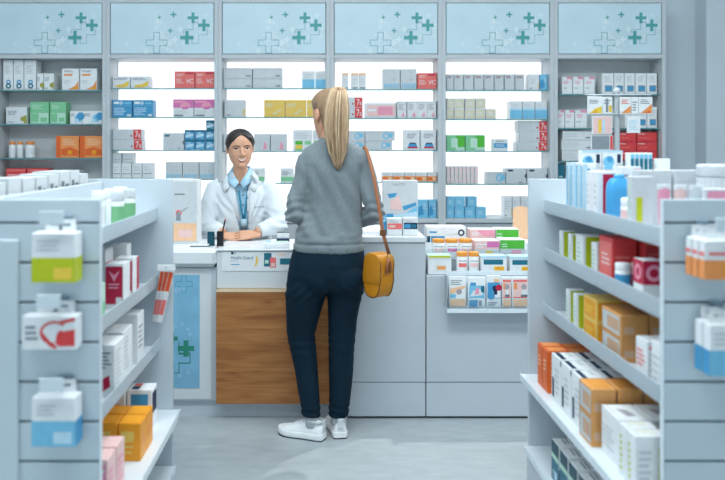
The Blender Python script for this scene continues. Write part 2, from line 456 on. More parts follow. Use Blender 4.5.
line(mb, [(wx(179, Yp), wz(342, Yp)), (wx(179, Yp), wz(353, Yp)), (wx(190, Yp), wz(354, Yp)), (wx(190, Yp), wz(363, Yp)), (wx(179, Yp), wz(363, Yp)), (wx(179, Yp), wz(373, Yp)), (wx(170, Yp), wz(373, Yp))], .0045, 'cross_green', yy-.0004)
rnd = random.Random(3)
for q in range(14): cross(mb, rnd.uniform(X0+.03, X1-.03), rnd.uniform(Z0+.03, Z1-.03), rnd.choice((.02, .035)), .011, 'poster_pale', yy+.0002)
mb.build('cross_poster', t)

# service desk: oak front, white upper box
t = thing('service_desk', 'white service desk with oak front panel between pharmacist and customer', 'counter', (0, 0, 0))
CX0, CX1 = -.555, .118
mb = MB(); mb.box(CX0, CX1, 4.03, 4.2, .085, .668, 'laminate_cool', c=.002); mb.build('body', t)
mb = MB(); mb.box(CX0, CX1, 3.975, 4.029, .0855, .668, 'oak', c=.0015)
mb.poly([(CX0+.002, 3.976, .6686), (CX1-.002, 3.976, .6686), (CX1-.002, 4.029, .6686), (CX0+.002, 4.029, .6686)], 'oak_edge')
mb.box(CX0, CX1, 3.9725, 3.9749, .656, .668, 'oak_edge'); mb.build('oak_front', t)
mb = MB(); mb.box(CX0, CX1, 4.0, 4.22, .67, .861, 'laminate', c=.003); mb.build('upper_box', t)
mb = MB(); mb.box(CX0, CX1, 3.99, 4.44, .862, .872, 'counter_top', c=.003); mb.build('worktop', t)
mb = MB(); mb.box(CX0, CX1, 4.035, 4.2, 0, .084, 'plinth'); mb.build('plinth', t)
# advert strip stuck on the front of the upper box
mb = MB(); Ya = 3.997; X0, X1 = wx(222, Ya), wx(300, Ya); Z0, Z1 = wz(271, Ya), wz(251.5, Ya)
mb.box(X0, X1, Ya, Ya+.002, Z0, Z1, 'offwhite')
A = lambda p, q: (wx(p, Ya), Ya-.0008, wz(q, Ya))
def rectpx(mb, a, b, c, d, m, Y, e=.0008): mb.poly([(wx(a, Y), Y-e, wz(d, Y)), (wx(c, Y), Y-e, wz(d, Y)), (wx(c, Y), Y-e, wz(b, Y)), (wx(a, Y), Y-e, wz(b, Y))], m)
mb.text('Health Guard', wx(242, Ya), wz(257.6, Ya), .018, 'teal', fit=wx(253, Ya)-wx(231, Ya), y=Ya-.001)
rectpx(mb, 231, 252, 233.6, 254.4, 'dteal', Ya); rectpx(mb, 234.6, 252.4, 235.5, 254, 'teal', Ya); rectpx(mb, 231, 264, 239.5, 264.8, 'blue', Ya); rectpx(mb, 231, 260.6, 238, 261.2, 'grey', Ya)
nn = 10
for q in range(nn):
    def C_(t, r, c): return A(c + r*math.cos(t), 260.5 + r*math.sin(t))
    t0, t1 = [-.95 + 2.1*(q + e)/nn for e in (0, 1)]
    o0, o1 = C_(t0, 7.2, 251), C_(t1, 7.2, 251); w0, w1 = [2.6*math.sin(PI*(q + e)/nn) for e in (0, 1)]
    i0, i1 = C_(t0, 7.2 - w0 - .05, 251), C_(t1, 7.2 - w1 - .05, 251)
    mb.poly([i1, o1, o0, i0], 'gold')
rectpx(mb, 264, 253, 271.5, 266.5, 'teal', Ya); rectpx(mb, 265, 260, 268.5, 263.5, 'mint', Ya, .001); rectpx(mb, 270, 257.5, 276, 267.5, 'coral', Ya, .0012); rectpx(mb, 271, 263, 275, 266.5, 'blush', Ya, .0014)
rectpx(mb, 280, 258.5, 297, 264.5, 'teal', Ya); rectpx(mb, 277, 254, 286, 255, 'peach', Ya)
mb.build('advert_strip', t)

# right counter unit
t = thing('counter_unit', 'plain white counter unit beside the customer with higher worktop', 'counter', (0, 0, 0))
DX0, DX1 = .119, wx(425.5, YC)
mb = MB(); mb.box(DX0, DX1, 4.0, 4.6, .19, .905, 'laminate_cool', c=.002); mb.build('body', t)
mb = MB(); mb.box(DX0, DX1, 3.992, 4.62, .906, .935, 'counter_top', c=.003); mb.build('worktop', t)
mb = MB(); mb.box(DX0, DX1, 4.004, 4.6, .012, .187, 'plinth', c=.002); mb.build('kick_panel', t)
# right display counter with stepped top
t = thing('display_counter', 'low white display counter with stepped ledges for vitamin jars and boxes', 'counter', (0, 0, 0))
EX0, EX1 = wx(426.5, YC), 1.55
mb = MB(); mb.box(EX0, EX1, 4.0, 4.6, .19, .735, 'laminate_cool', c=.002); mb.build('body', t)
mb = MB(); mb.box(EX0, EX1, 4.004, 4.6, .012, .187, 'plinth', c=.002); mb.build('kick_panel', t)
mb = MB(); mb.box(EX0, EX1, 4.17, 4.6, .736, .80, 'counter_top', c=.002); mb.build('lower_step', t)
mb = MB(); mb.box(EX0, EX1, 4.32, 4.6, .801, .865, 'counter_top', c=.002); mb.build('upper_step', t)
mb = MB(); mb.box(EX0, EX1, 4.155, 4.159, .736, .85, 'acrylic_clear'); mb.build('clear_guard', t)
# brochure rack
t = thing('brochure_rack', 'clear acrylic leaflet rack hung on the front of display counter', 'rack', (0, 0, 0))
Yr = 3.93; RX0_, RX1_ = wx(447, Yr), 1.22
mb = MB(); mb.box(RX0_, RX1_, Yr-.004, 3.999, wz(313, Yr), wz(308.5, Yr), 'acrylic_edge', c=.001); mb.build('tray', t)
mb = MB(); mb.box(RX0_, RX1_, Yr-.004, Yr-.001, wz(308.4, Yr), wz(298, Yr), 'acrylic_clear'); mb.build('front_lip', t)
mb = MB(); mb.box(RX0_, RX0_+.004, Yr-.001, 3.999, wz(308.4, Yr), wz(276, Yr), 'acrylic'); mb.build('side', t)
mb = MB(); mb.box(RX0_, RX1_, 3.994, 3.9995, wz(308.4, Yr), wz(273, Yr), 'acrylic_edge'); mb.build('back', t)
mb = MB(); mb.box(RX0_, RX1_, 3.994, 4.02, .7352, .7372, 'acrylic_edge'); mb.build('hanger', t)
GB = 'leaflets in the clear rack'
def leaflet(a, b, top, spec, label):
    Y = 3.965; X0, X1 = wx(a, Y), wx(b, Y); z0 = wz(308.3, Yr)+.0005; h = wz(top, Y) - z0
    mb = MB(); w = X1-X0; mb.box(-w/2, w/2, -.006, .006, 0, h, 'white', c=.0008)
    prints(mb, w, .012, h, spec)
    tag(mb.build('leaflet', loc=((X0+X1)/2, Y, z0)), label, 'leaflet', GB)
leaflet(449, 465.5, 276, [('F','l',.1,.72,.9,.9,3,'ink'),('F','p',[(.05,.4),(.95,.62),(.95,.7),(.05,.6)],'peach'),('F','o',.6,.5,.09,0,'vink'),('F','r',.04,.3,.4,.42,'sky'),('F','r',.03,.03,.97,.26,'peach')], 'white and peach leaflet in rack, first from the left end')
leaflet(468, 485, 277, [('F','r',.05,.3,.95,.72,'sky'),('F','r',.12,.72,.45,.82,'blue'),('F','p',[(.1,.35),(.9,.4),(.7,.6),(.3,.55)],'offwhite'),('F','p',[(.4,.42),(.65,.45),(.6,.66),(.45,.62)],'pink'),('F','r',.75,.5,.95,.7,'teal'),('F','r',.05,.02,.55,.24,'blue'),('F','r',.62,.05,.8,.22,'ink')], 'leaflet with pale blue picture and solid blue bottom corner, in rack')
leaflet(486.5, 500.5, 275.5, [('F','r',.05,.28,.95,.78,'blue'),('F','p',[(.35,.3),(.95,.3),(.95,.6),(.5,.5)],'white'),('F','o',.6,.6,.09,0,'navy'),('F','o',.85,.62,.1,0,'crimson'),('F','r',.5,.4,.75,.55,'navy'),('F','o',.3,.36,.12,0,'blue'),('F','r',.5,.8,.9,.9,'peach'),('F','l',.1,.06,.9,.2,2,'ink')], 'dark blue photo leaflet in rack beside the peach ones')
for a, b, lb in ((502, 511, 'narrow peach leaflet with person on cover, beside blue photo leaflet'), (512, 527.5, 'wider peach leaflet with person on cover, at right end of rack')):
    leaflet(a, b, 277, [('F','r',.06,.3,.96,.92,'coral'),('F','r',.06,.34,.96,.84,'blush'),('F','o',.5 if b < 512 else .75,.68,.09,0,'vink'),('F','r',.35 if b < 512 else .6,.36,.75 if b < 512 else .95,.58,'offwhite'),('F','r',.3 if b < 512 else .55,.34,.8 if b < 512 else .97,.42,'dgrey'),('F','r',.06,.03,.96,.26,'peach'),('F','r',.1,.6,.3,.8,'orange')], lb)
# ---------------------------------------------------------------- products on the wall shelves
YS = 5.625
CAB = {1: 'leftmost cabinet', 2: 'second cabinet from left', 3: 'third cabinet from left', 4: 'fourth cabinet from left', 5: 'fifth cabinet from left', 6: 'rightmost cabinet'}
SHN = ['top shelf', 'second shelf', 'third shelf', 'fourth shelf', 'bottom shelf']
NUM = {2: 'two', 3: 'three', 4: 'four', 5: 'five', 6: 'six', 7: 'seven', 8: 'eight', 9: 'nine', 10: 'ten'}
OR = ['first', 'second', 'third', 'fourth', 'fifth', 'sixth', 'seventh', 'eighth']
def ordn(i, n):
    if n == 1: return ''
    if n == 2: return ('left one', 'right one')[i]
    if n == 3: return ('leftmost of three', 'middle of three', 'rightmost of three')[i]
    if i == 0: return 'leftmost of ' + NUM[n]
    if i == n-1: return 'rightmost of ' + NUM[n]
    return OR[i] + ' from left of ' + NUM[n]
def zb(bay, k): return BASEZ if k == 4 else shz(bay, k)
def row(bay, k, desc, xs, ytop, body, items, d=.12, zbase=None, extra='', name='medicine_box', cat='box', group=None, maker=None, jitter=0):
    z = (zb(bay, k) if zbase is None else zbase) + .0008; d = min(d, .115)
    n = len(xs); outs = []
    for i, (a, b) in enumerate(xs):
        X0, X1 = wx(a, YS), wx(b, YS); lo = BAY0 + PITCH*(bay-1) + .031; hi = BAY0 + PITCH*bay - .031
        X0 = max(X0, lo); X1 = min(X1, hi); h = wz(ytop, YS) - z; w = X1 - X0 - .0012
        o_ = ordn(i, n)
        lab = ', '.join(q for q in (desc, (extra + ' ' + o_).strip() if extra or o_ else '', SHN[k], CAB[bay]) if q)
        g = group or f'{desc} ({SHN[k]}, {CAB[bay]})'
        jz = random.uniform(-jitter, jitter)
        it = items(i) if callable(items) else items
        if maker: o = maker((X0+X1)/2, YS + d/2, z, w, d, h, lab, g if n > 1 else None)
        else: o = carton(name, (X0+X1)/2, YS + d/2, z, w, d, h, body, it, lab, cat, g if n > 1 else group, jz)
        outs.append(o)
    return z + h if n else z

def lines(u0, v0, u1, v1, n, m='ink', f='F'): return (f, 'l', u0, v0, u1, v1, n, m)
def R(u0, v0, u1, v1, m, f='F'): return (f, 'r', u0, v0, u1, v1, m)
def PP(pts, m, f='F'): return (f, 'p', pts, m)
def O(u, v, r, hole, m, f='F'): return (f, 'o', u, v, r, hole, m)
def T(u, v, h, txt, m, f='F', fit=None): return (f, 't', u, v, h, txt, m) + ((fit,) if fit else ())

swirl = [O(.55, .27, .075, .45, 'blue'), O(.55, .14, .09, .45, 'teal'), lines(.15, .55, .8, .85, 5, 'lgrey'), R(.05, .02, .95, .05, 'lgrey')]
whiteolive = [lines(.08, .55, .6, .82, 3), R(.86, .04, .99, .5, 'olive'), O(.8, .3, .14, 0, 'olive'), R(.1, .1, .35, .14, 'ink')]
whiteorange = [R(.12, .66, .62, .75, 'orange'), lines(.12, .84, .8, .93, 2, 'ink'), PP([(.36, .03), (.97, .03), (.97, .44), (.78, .2)], 'orange'), PP([(.55, .05), (.97, .05), (.97, .2)], 'amber'), lines(.1, .3, .5, .5, 3, 'lgrey')]
greenbox = [R(.03, .52, .97, .97, 'green'), R(.03, .03, .97, .5, 'mint'), R(.06, .1, .45, .48, 'green'), lines(.1, .7, .7, .9, 3, 'mint'), R(.55, .1, .9, .3, 'green')]
bluedots = [O(.72, .45, .3, 0, 'sky'), O(.9, .6, .3, 0, 'blue'), O(.55, .25, .16, 0, 'pale'), lines(.08, .6, .45, .85, 3)]
orangetop = None
orangebox = [R(.0, .0, .2, 1, 'deep_orange'), lines(.3, .6, .9, .9, 4, 'peach'), PP([(.22, .12), (.98, .1), (.98, .35), (.6, .5), (.22, .4)], 'deep_orange'), O(.6, .25, .1, 0, 'amber')]
redbox1 = [lines(.05, .45, .95, .8, 3, 'blush'), R(.02, .88, .98, .96, 'coral')]
whiteyellow = [lines(.08, .7, .9, .9, 2), PP([(.2, .1), (.9, .15), (.95, .62), (.6, .35), (.2, .25)], 'yellow'), PP([(.3, .05), (.75, .05), (.7, .25), (.35, .25)], 'gold')]
redvc = [lines(.08, .72, .5, .9, 2, 'blush'), lines(.08, .3, .45, .62, 3, 'blush'), T(.76, .42, .26, 'VC', 'white', fit=.36), R(.55, .84, .95, .93, 'crimson')]
bluebox = [lines(.06, .12, .7, .6, 5, 'pale'), R(.06, .76, .34, .9, 'white'), O(.45, .82, .09, .5, 'white'), R(.6, .76, .95, .86, 'sky'), R(.75, .05, .95, .16, 'white'), R(.0, .66, 1, .68, 'sky')]
pinkwhite = [R(.0, .52, 1, 1, 'magenta'), R(.04, .8, .6, .92, 'pink'), PP([(.3, .55), (.9, .6), (.7, .85), (.4, .75)], 'pink'), R(.45, .44, .75, .52, 'magenta'), lines(.08, .2, .9, .4, 3, 'lgrey'), R(.06, .06, .5, .13, 'dgrey')]
sevens = [R(.72, .03, .985, .97, 'red'), T(.835, .5, .62, '7', 'white', fit=.1), T(.925, .38, .36, 's', 'white', fit=.07), lines(.05, .25, .6, .75, 3, 'lgrey'), O(.65, .35, .09, 0, 'crimson'), R(.0, .02, .03, .98, 'grey')]
tealtext = [R(.08, .78, .32, .9, 'teal'), lines(.08, .3, .75, .6, 3, 'lgrey'), R(.7, .08, .82, .13, 'ink'), PP([(.93, .4), (1, .3), (1, .6)], 'dteal')]
bluelet = [R(.0, .8, 1, 1, 'teal'), PP([(.1, .15), (.9, .35), (.9, .65), (.1, .5)], 'pale'), R(.15, .62, .6, .72, 'pale'), R(.55, .12, .9, .24, 'sky')]
whitecube = [lines(.12, .55, .85, .85, 2, 'lgrey'), R(.1, .3, .9, .35, 'ink'), R(.0, .02, 1, .07, 'grey')]
bluebars = [lines(.1, .62, .85, .9, 3, 'lgrey')] + [R(.07+.13*q, .06, .07+.13*q+.07, .28, 'sky') for q in range(7)] + [R(.6, .45, .7, .48, 'ink')]
widewhite = [lines(.05, .3, .6, .8, 3, 'lgrey'), R(.78, .15, .95, .3, 'ink'), R(.0, .9, 1, .94, 'grey')]
whiteblue = [R(.0, .02, 1, .5, 'sky'), lines(.1, .6, .9, .88, 3, 'lgrey'), R(.0, .5, 1, .54, 'pale')]
plainwhite = [lines(.1, .4, .7, .85, 4, 'lgrey'), R(.1, .08, .3, .15, 'ink'), PP([(.9, .05), (.98, .15), (.98, .55), (.9, .4)], 'gold')]
yellowbox = [lines(.08, .6, .5, .85, 2, 'beige'), PP([(.4, .2), (.8, .45), (.84, .4), (.5, .15)], 'beige'), R(.0, .93, 1, 1, 'yellow')]
pinkmark = [lines(.08, .4, .6, .85, 4, 'lgrey'), PP([(.55, .1), (.8, .1), (.75, .45), (.66, .55)], 'pink'), R(.85, .05, .97, .2, 'lgrey')]
greenlab = [R(.12, .3, .5, .48, 'leaf'), R(.12, .1, .5, .28, 'yellow'), R(.12, .0, .5, .1, 'green'), R(.62, .3, .95, .48, 'green'), lines(.1, .6, .9, .9, 3, 'lgrey')]
greenband = [R(.0, .1, 1, .42, 'green'), lines(.1, .55, .8, .85, 3)]
capor = [R(.0, .86, 1, 1, 'peach'), lines(.15, .3, .85, .7, 3, 'lgrey'), R(.15, .05, .85, .12, 'ink')]
palepink = [R(.06, .12, .98, .86, 'blush'), R(.1, .45, .35, .6, 'white'), R(.42, .2, .9, .75, 'pink')]
pinkleaf = [lines(.1, .5, .8, .9, 4, 'vink'), PP([(.45, .08), (.85, .08), (.7, .4)], 'pink'), R(.0, .93, 1, .96, 'grey')]
bluecirc = [O(.7, .5, .35, .6, 'sky'), O(.85, .55, .25, 0, 'sky'), lines(.08, .3, .5, .7, 3, 'lgrey'), R(.0, .88, 1, .92, 'grey')]
ovals = [lines(.2, .6, .85, .85, 3, 'ink'), PP([(.25, .12), (.85, .12), (.8, .3), (.3, .3)], 'blue'), PP([(.2, .08), (.9, .08), (.85, .16), (.25, .16)], 'crimson'), R(.35, .3, .75, .36, 'navy')]
orangefoot = [R(.0, .05, 1, .6, 'orange'), R(.1, .2, .5, .45, 'deep_orange'), R(.6, .15, .9, .5, 'peach'), lines(.1, .7, .9, .9, 2, 'lgrey')]
bluefull = [PP([(.05, .1), (.6, .2), (.5, .7), (.05, .6)], 'blue'), lines(.5, .5, .95, .85, 3, 'pale')]
tallgrey = [lines(.15, .75, .85, .93, 2, 'brown'), lines(.15, .3, .85, .65, 4, 'lgrey'), R(.0, .0, .05, 1, 'grey')]
beigebox = [R(.05, .08, .95, .92, 'beige'), lines(.2, .3, .8, .7, 3, 'offwhite')]
bluehalf = [R(.0, .03, 1, .5, 'sky'), R(.0, .5, 1, .62, 'pale'), lines(.1, .7, .8, .9, 2, 'lgrey')]
greenpanel = [R(.0, .0, .25, 1, 'green'), R(.5, .25, .98, .95, 'leaf'), R(.25, .2, .6, .8, 'mint'), R(.5, .03, .98, .22, 'mint')]
jarblue = [R(.05, .25, .95, .65, 'blue'), T(.5, .45, .22, 'MIOL', 'white', fit=.6), lines(.15, .75, .85, .9, 2)]
thin = [R(.2, .05, .8, .95, 'blush'), lines(.25, .2, .8, .8, 5, 'offwhite')]
tealmark = [R(.1, .8, .35, .92, 'navy'), lines(.1, .3, .7, .6, 3, 'lgrey'), PP([(.9, .5), (1, .3), (1, .7)], 'navy'), R(.6, .06, .8, .12, 'ink')]
cube_b = [lines(.2, .3, .8, .7, 3, 'pale')]
pinktop = [R(.45, .87, .98, 1, 'pink'), lines(.15, .6, .8, .8, 3, 'pink'), R(.1, .3, .5, .4, 'lgrey')]
bluesq = [R(.25, .12, .9, .42, 'ink'), R(.3, .16, .85, .38, 'blue'), lines(.2, .6, .85, .9, 4, 'lgrey')]
redstack = [lines(.1, .35, .75, .55, 2, 'coral'), R(.05, .78, .4, .86, 'blush'), R(0, 0, 1, .06, 'crimson')]

def bottle_box(capm, body='white'):
    def mk(x, y, z, w, d, h, lab, g):
        t = thing('pill_bottle', lab, 'bottle', (x, y, z), group=g)
        mb = MB(); r = w*.5; mb.lathe(0, 0, [(r*.9, 0), (r, .004), (r, h*.72), (r*.8, h*.8), (r*.6, h*.82)], body, 18); mb.build('body', t, smooth=True, angle=40)
        mb = MB(); mb.lathe(0, 0, [(r*.85, h*.82), (r*.88, h*.84), (r*.88, h*.98), (r*.8, h)], capm, 18); mb.build('cap', t, smooth=True, angle=40)
        mb = MB(); mb.lathe(0, 0, [(r*1.01, h*.15), (r*1.01, h*.6)], 'offwhite', 18); mb.build('label', t, smooth=True, angle=40)
        return t
    return mk

# cabinet 1
row(1, 0, 'tall white box with blue swirl', [(3, 13), (13.6, 23.5), (24.2, 36)], 60, 'white', swirl, .13)
row(1, 0, 'small white box with olive edge', [(37, 43.5), (44, 54)], 73.5, 'white', whiteolive, .1)
row(1, 0, 'white box with orange corner', [(62, 79), (80, 97)], 68.5, 'white', whiteorange, .12)
row(1, 1, 'white carton with olive side', [(6, 27)], 107, 'offwhite', whiteolive, .14)
row(1, 1, 'green and mint carton', [(30, 49), (50, 66)], 102, 'green', greenbox, .14)
row(1, 1, 'white box with blue bubbles', [(70, 82), (82.5, 102)], 111, 'white', bluedots, .12)
row(1, 2, 'white bottle with orange cap', [(7, 14), (15, 21.5), (23.5, 33.5)], 141.5, 'white', [], .07, maker=bottle_box('orange'))
row(1, 2, 'orange carton with darker end', [(56, 79), (80, 103.5)], 136, 'orange', orangebox, .14)
row(1, 3, 'red carton with striped lettering', [(6, 26), (27, 48)], 168.5, 'red', redbox1, .14)
row(1, 3, 'plain white carton behind shelf unit', [(60, 80)], 170, 'offwhite', plainwhite, .14)
# cabinet 2
row(2, 0, 'low white and yellow box', [(111.5, 130), (130.7, 149.5)], 76.3, 'offwhite', whiteyellow, .12)
row(2, 0, 'bright red box', [(174.5, 194.5), (195.2, 215)], 71.3, 'coral', redvc, .12)
row(2, 1, 'wide blue box', [(111, 132), (133, 153)], 100, 'blue', bluebox, .12)
row(2, 1, 'white and magenta box', [(173, 193.6), (194.2, 215)], 99.3, 'offwhite', pinkwhite, .12)
zt = row(2, 2, 'white and red 7s box', [(111.5, 142.3)], 139.6, 'lgrey', sevens, .15, extra='lower of pile')
row(2, 2, 'white and red 7s box', [(111, 141.5)], 129.2, 'lgrey', sevens, .15, zbase=zt, extra='upper of pile')
row(2, 2, 'white box with teal heading', [(163, 184)], 133, 'lgrey', tealtext, .13)
zt = row(2, 2, 'small blue cube', [(185, 194.6), (195.3, 204.8), (205.6, 215)], 139.6, 'blue', bluelet, .07, extra='bottom row,')
zt = row(2, 2, 'small blue cube', [(184.6, 194.4), (195.3, 204.8), (205.4, 215)], 129.9, 'blue', bluelet, .07, zbase=zt, extra='second row,')
row(2, 2, 'small dark teal cube', [(206, 215)], 120.2, 'teal', bluelet, .07, zbase=zt, extra='alone atop blue cubes')
zt = row(2, 3, 'small white carton', [(111, 121), (121.5, 131.3), (131.9, 141.8), (142.4, 152.5)], 163, 'offwhite', whitecube, .1, extra='bottom row,')
row(2, 3, 'small white carton', [(111, 121.4), (122.5, 132.8)], 153, 'lgrey', whitecube, .1, zbase=zt, extra='on top,')
row(2, 3, 'white box with blue bars', [(165.5, 182), (182.6, 198.8), (199.4, 215)], 162, 'lgrey', bluebars, .12)
# cabinet 3
zt = row(3, 0, 'wide flat white box', [(222.8, 252), (252.8, 282)], 78.2, 'lgrey', widewhite, .15, extra='lower')
row(3, 0, 'wide flat white box', [(222.8, 252), (252.8, 282)], 68, 'lgrey', widewhite, .15, zbase=zt, extra='upper')
row(3, 0, 'white box with sky blue foot', [(302, 314.6), (315.2, 328)], 71, 'offwhite', whiteblue, .1)
row(3, 1, 'white box with gold edge', [(224.5, 245)], 100, 'lgrey', plainwhite, .12)
row(3, 1, 'yellow box', [(264, 285), (285.7, 306), (306.7, 324)], 100, 'gold', yellowbox, .12)
row(3, 2, 'white box with pink flame', [(222.6, 237), (254, 270), (270.6, 286.5)], 134, 'lgrey', pinkmark, .12)
row(3, 2, 'white box with green label', [(293, 312), (312.6, 328)], 130, 'offwhite', greenlab, .1)
row(3, 3, 'green banded white carton', [(248, 264.5), (280.5, 293.5)], 168.5, 'offwhite', greenband, .12)
row(3, 4, 'plain white carton', [(296, 312)], 200, 'offwhite', plainwhite, .12)
# cabinet 4
row(4, 0, 'white box with orange top', [(342, 348.7), (351.2, 358.4), (359, 366)], 73, 'offwhite', capor, .08)
row(4, 0, 'white box with blue bars', [(383, 400), (400.6, 416.5)], 69, 'lgrey', bluebars, .12)
row(4, 0, 'bright red box', [(417.5, 438.5)], 73, 'coral', redvc, .12)
zt = row(4, 1, 'white and red 7s box', [(334, 362.8)], 107.4, 'lgrey', sevens, .15, extra='lower of pile')
row(4, 1, 'white and red 7s box', [(334, 362.8)], 97.3, 'lgrey', sevens, .15, zbase=zt, extra='upper of pile')
row(4, 1, 'long pale pink carton', [(365, 395.8)], 103, 'offwhite', palepink, .1)
row(4, 1, 'white box with pink leaf', [(396.8, 405.8), (407, 417), (417.8, 427.2), (427.8, 437.4)], 101.3, 'offwhite', pinkleaf, .08, jitter=.12)
zt = row(4, 2, 'flat white box, blue circles', [(341, 364.6), (365.2, 392.4)], 140.8, 'lgrey', bluecirc, .14, extra='lower')
row(4, 2, 'flat white box, blue circles', [(341, 364.6), (365.2, 395)], 131, 'lgrey', bluecirc, .14, zbase=zt, extra='upper')
row(4, 2, 'white box with blue oval', [(404, 419.8), (420.5, 436)], 130, 'offwhite', ovals, .12)
row(4, 3, 'white and orange box', [(382, 393), (393.6, 404.5), (405, 415.5), (416, 427), (427.6, 438.3)], 172.3, 'offwhite', orangefoot, .1)
row(4, 4, 'bright sky blue carton', [(407, 417), (417.6, 428), (428.6, 438.3)], 200, 'sky', bluefull, .1)
# cabinet 5
row(5, 0, 'upright brown-printed box', [(446.6, 453.6), (454, 463.4), (464, 473.6), (474.2, 483.6), (484.2, 493.8), (494.4, 503.8), (504.6, 514.6), (515.2, 524.6)], 74.2, 'lgrey', tallgrey, .08, name='medicine_box')
row(5, 0, 'white carton with grey print', [(528.5, 539.3)], 74.2, 'offwhite', plainwhite, .1)
row(5, 0, 'bright blue carton', [(539.9, 549)], 74.4, 'sky', bluefull, .1)
zt = row(5, 1, 'beige cube box', [(446.6, 453.8), (454.5, 464.2), (464.9, 475), (475.6, 485.4), (486, 496)], 108.8, 'offwhite', beigebox, .08, extra='bottom row,')
row(5, 1, 'beige cube box', [(446.6, 454.2), (455, 464.4), (465, 475), (475.8, 485.6)], 98.3, 'offwhite', beigebox, .08, zbase=zt, extra='upper row,', jitter=.08)
row(5, 1, 'half blue white box', [(510, 522), (522.6, 534.8), (535.4, 547.3)], 101.2, 'offwhite', bluehalf, .11)
row(5, 2, 'bright green carton', [(446.6, 465), (465.6, 485)], 135, 'green', greenpanel, .14)
row(5, 2, 'white jar box with blue band', [(493, 508)], 139, 'offwhite', jarblue, .07)
zt = row(5, 2, 'white and red 7s box', [(516.5, 548.5)], 142, 'lgrey', sevens, .15, extra='bottom of pile')
zt = row(5, 2, 'white and red 7s box', [(519, 549)], 131.4, 'lgrey', sevens, .15, zbase=zt, extra='middle of pile')
row(5, 2, 'white and red 7s box', [(518, 548)], 121, 'lgrey', sevens, .15, zbase=zt, extra='top of pile')
row(5, 3, 'thin upright pinkish box', [(446.6+4*q, 450.2+4*q) for q in range(8)], 166.3, 'offwhite', thin, .12)
row(5, 3, 'low white box, blue disc', [(487, 505.4)], 172, 'lgrey', bluecirc, .12)
row(5, 3, 'white box with navy arrow', [(506, 526.4), (527.2, 549)], 168.4, 'lgrey', tealmark, .13)
zt = row(5, 4, 'light blue cube', [(446.6, 454.2), (454.8, 464.4), (465, 475), (475.6, 486)], 207, 'sky', cube_b, .07, extra='bottom row,')
row(5, 4, 'light blue cube', [(446.6, 454.6), (455.6, 465.4), (467, 476.6)], 196.6, 'sky', cube_b, .07, zbase=zt, extra='upper row,', jitter=.12)
row(5, 4, 'white carton near counter card', [(504, 512), (512.6, 520.4), (521, 529)], 196.5, 'offwhite', plainwhite, .1)
# cabinet 6
row(6, 0, 'white box with pink corner', [(562, 572.3), (573, 583.5), (584.2, 595)], 77, 'white', pinktop, .08)
row(6, 0, 'white box with blue square', [(602, 613.6), (614.2, 624), (624.6, 634.8), (635.6, 646.2), (646.8, 657)], 73.3, 'white', bluesq, .1)
row(6, 1, 'white box with pink corner', [(557.5, 564.5), (565, 574.4), (575, 587)], 110.3, 'white', pinktop, .08)
row(6, 1, 'white box with blue square', [(625, 635.8), (636.6, 646.6), (647.2, 657)], 107, 'white', bluesq, .1)
zt = row(6, 2, 'flat white carton', [(562, 593)], 150, 'offwhite', widewhite, .15, extra='bottom of pile')
zt = row(6, 2, 'flat white carton', [(561.5, 593.5)], 139.6, 'offwhite', widewhite, .15, zbase=zt, extra='middle of pile')
row(6, 2, 'flat white carton', [(562.5, 592)], 130.8, 'offwhite', widewhite, .15, zbase=zt, extra='top of pile')
zt = row(6, 2, 'flat red box', [(618.5, 636.3), (637, 657)], 151.7, 'red', redstack, .13, extra='lowest row')
zt = row(6, 2, 'flat red box', [(618.5, 636.3), (636.8, 657)], 142, 'red', redstack, .13, zbase=zt, extra='middle row')
row(6, 2, 'flat red box', [(618.5, 636.3), (637.2, 657)], 132.3, 'red', redstack, .13, zbase=zt, extra='top row')
row(6, 3, 'dark blue carton', [(557.5, 564.5)], 164.5, 'teal', cube_b, .12)
row(6, 3, 'white carton behind display stand', [(575, 596)], 168, 'offwhite', plainwhite, .12)
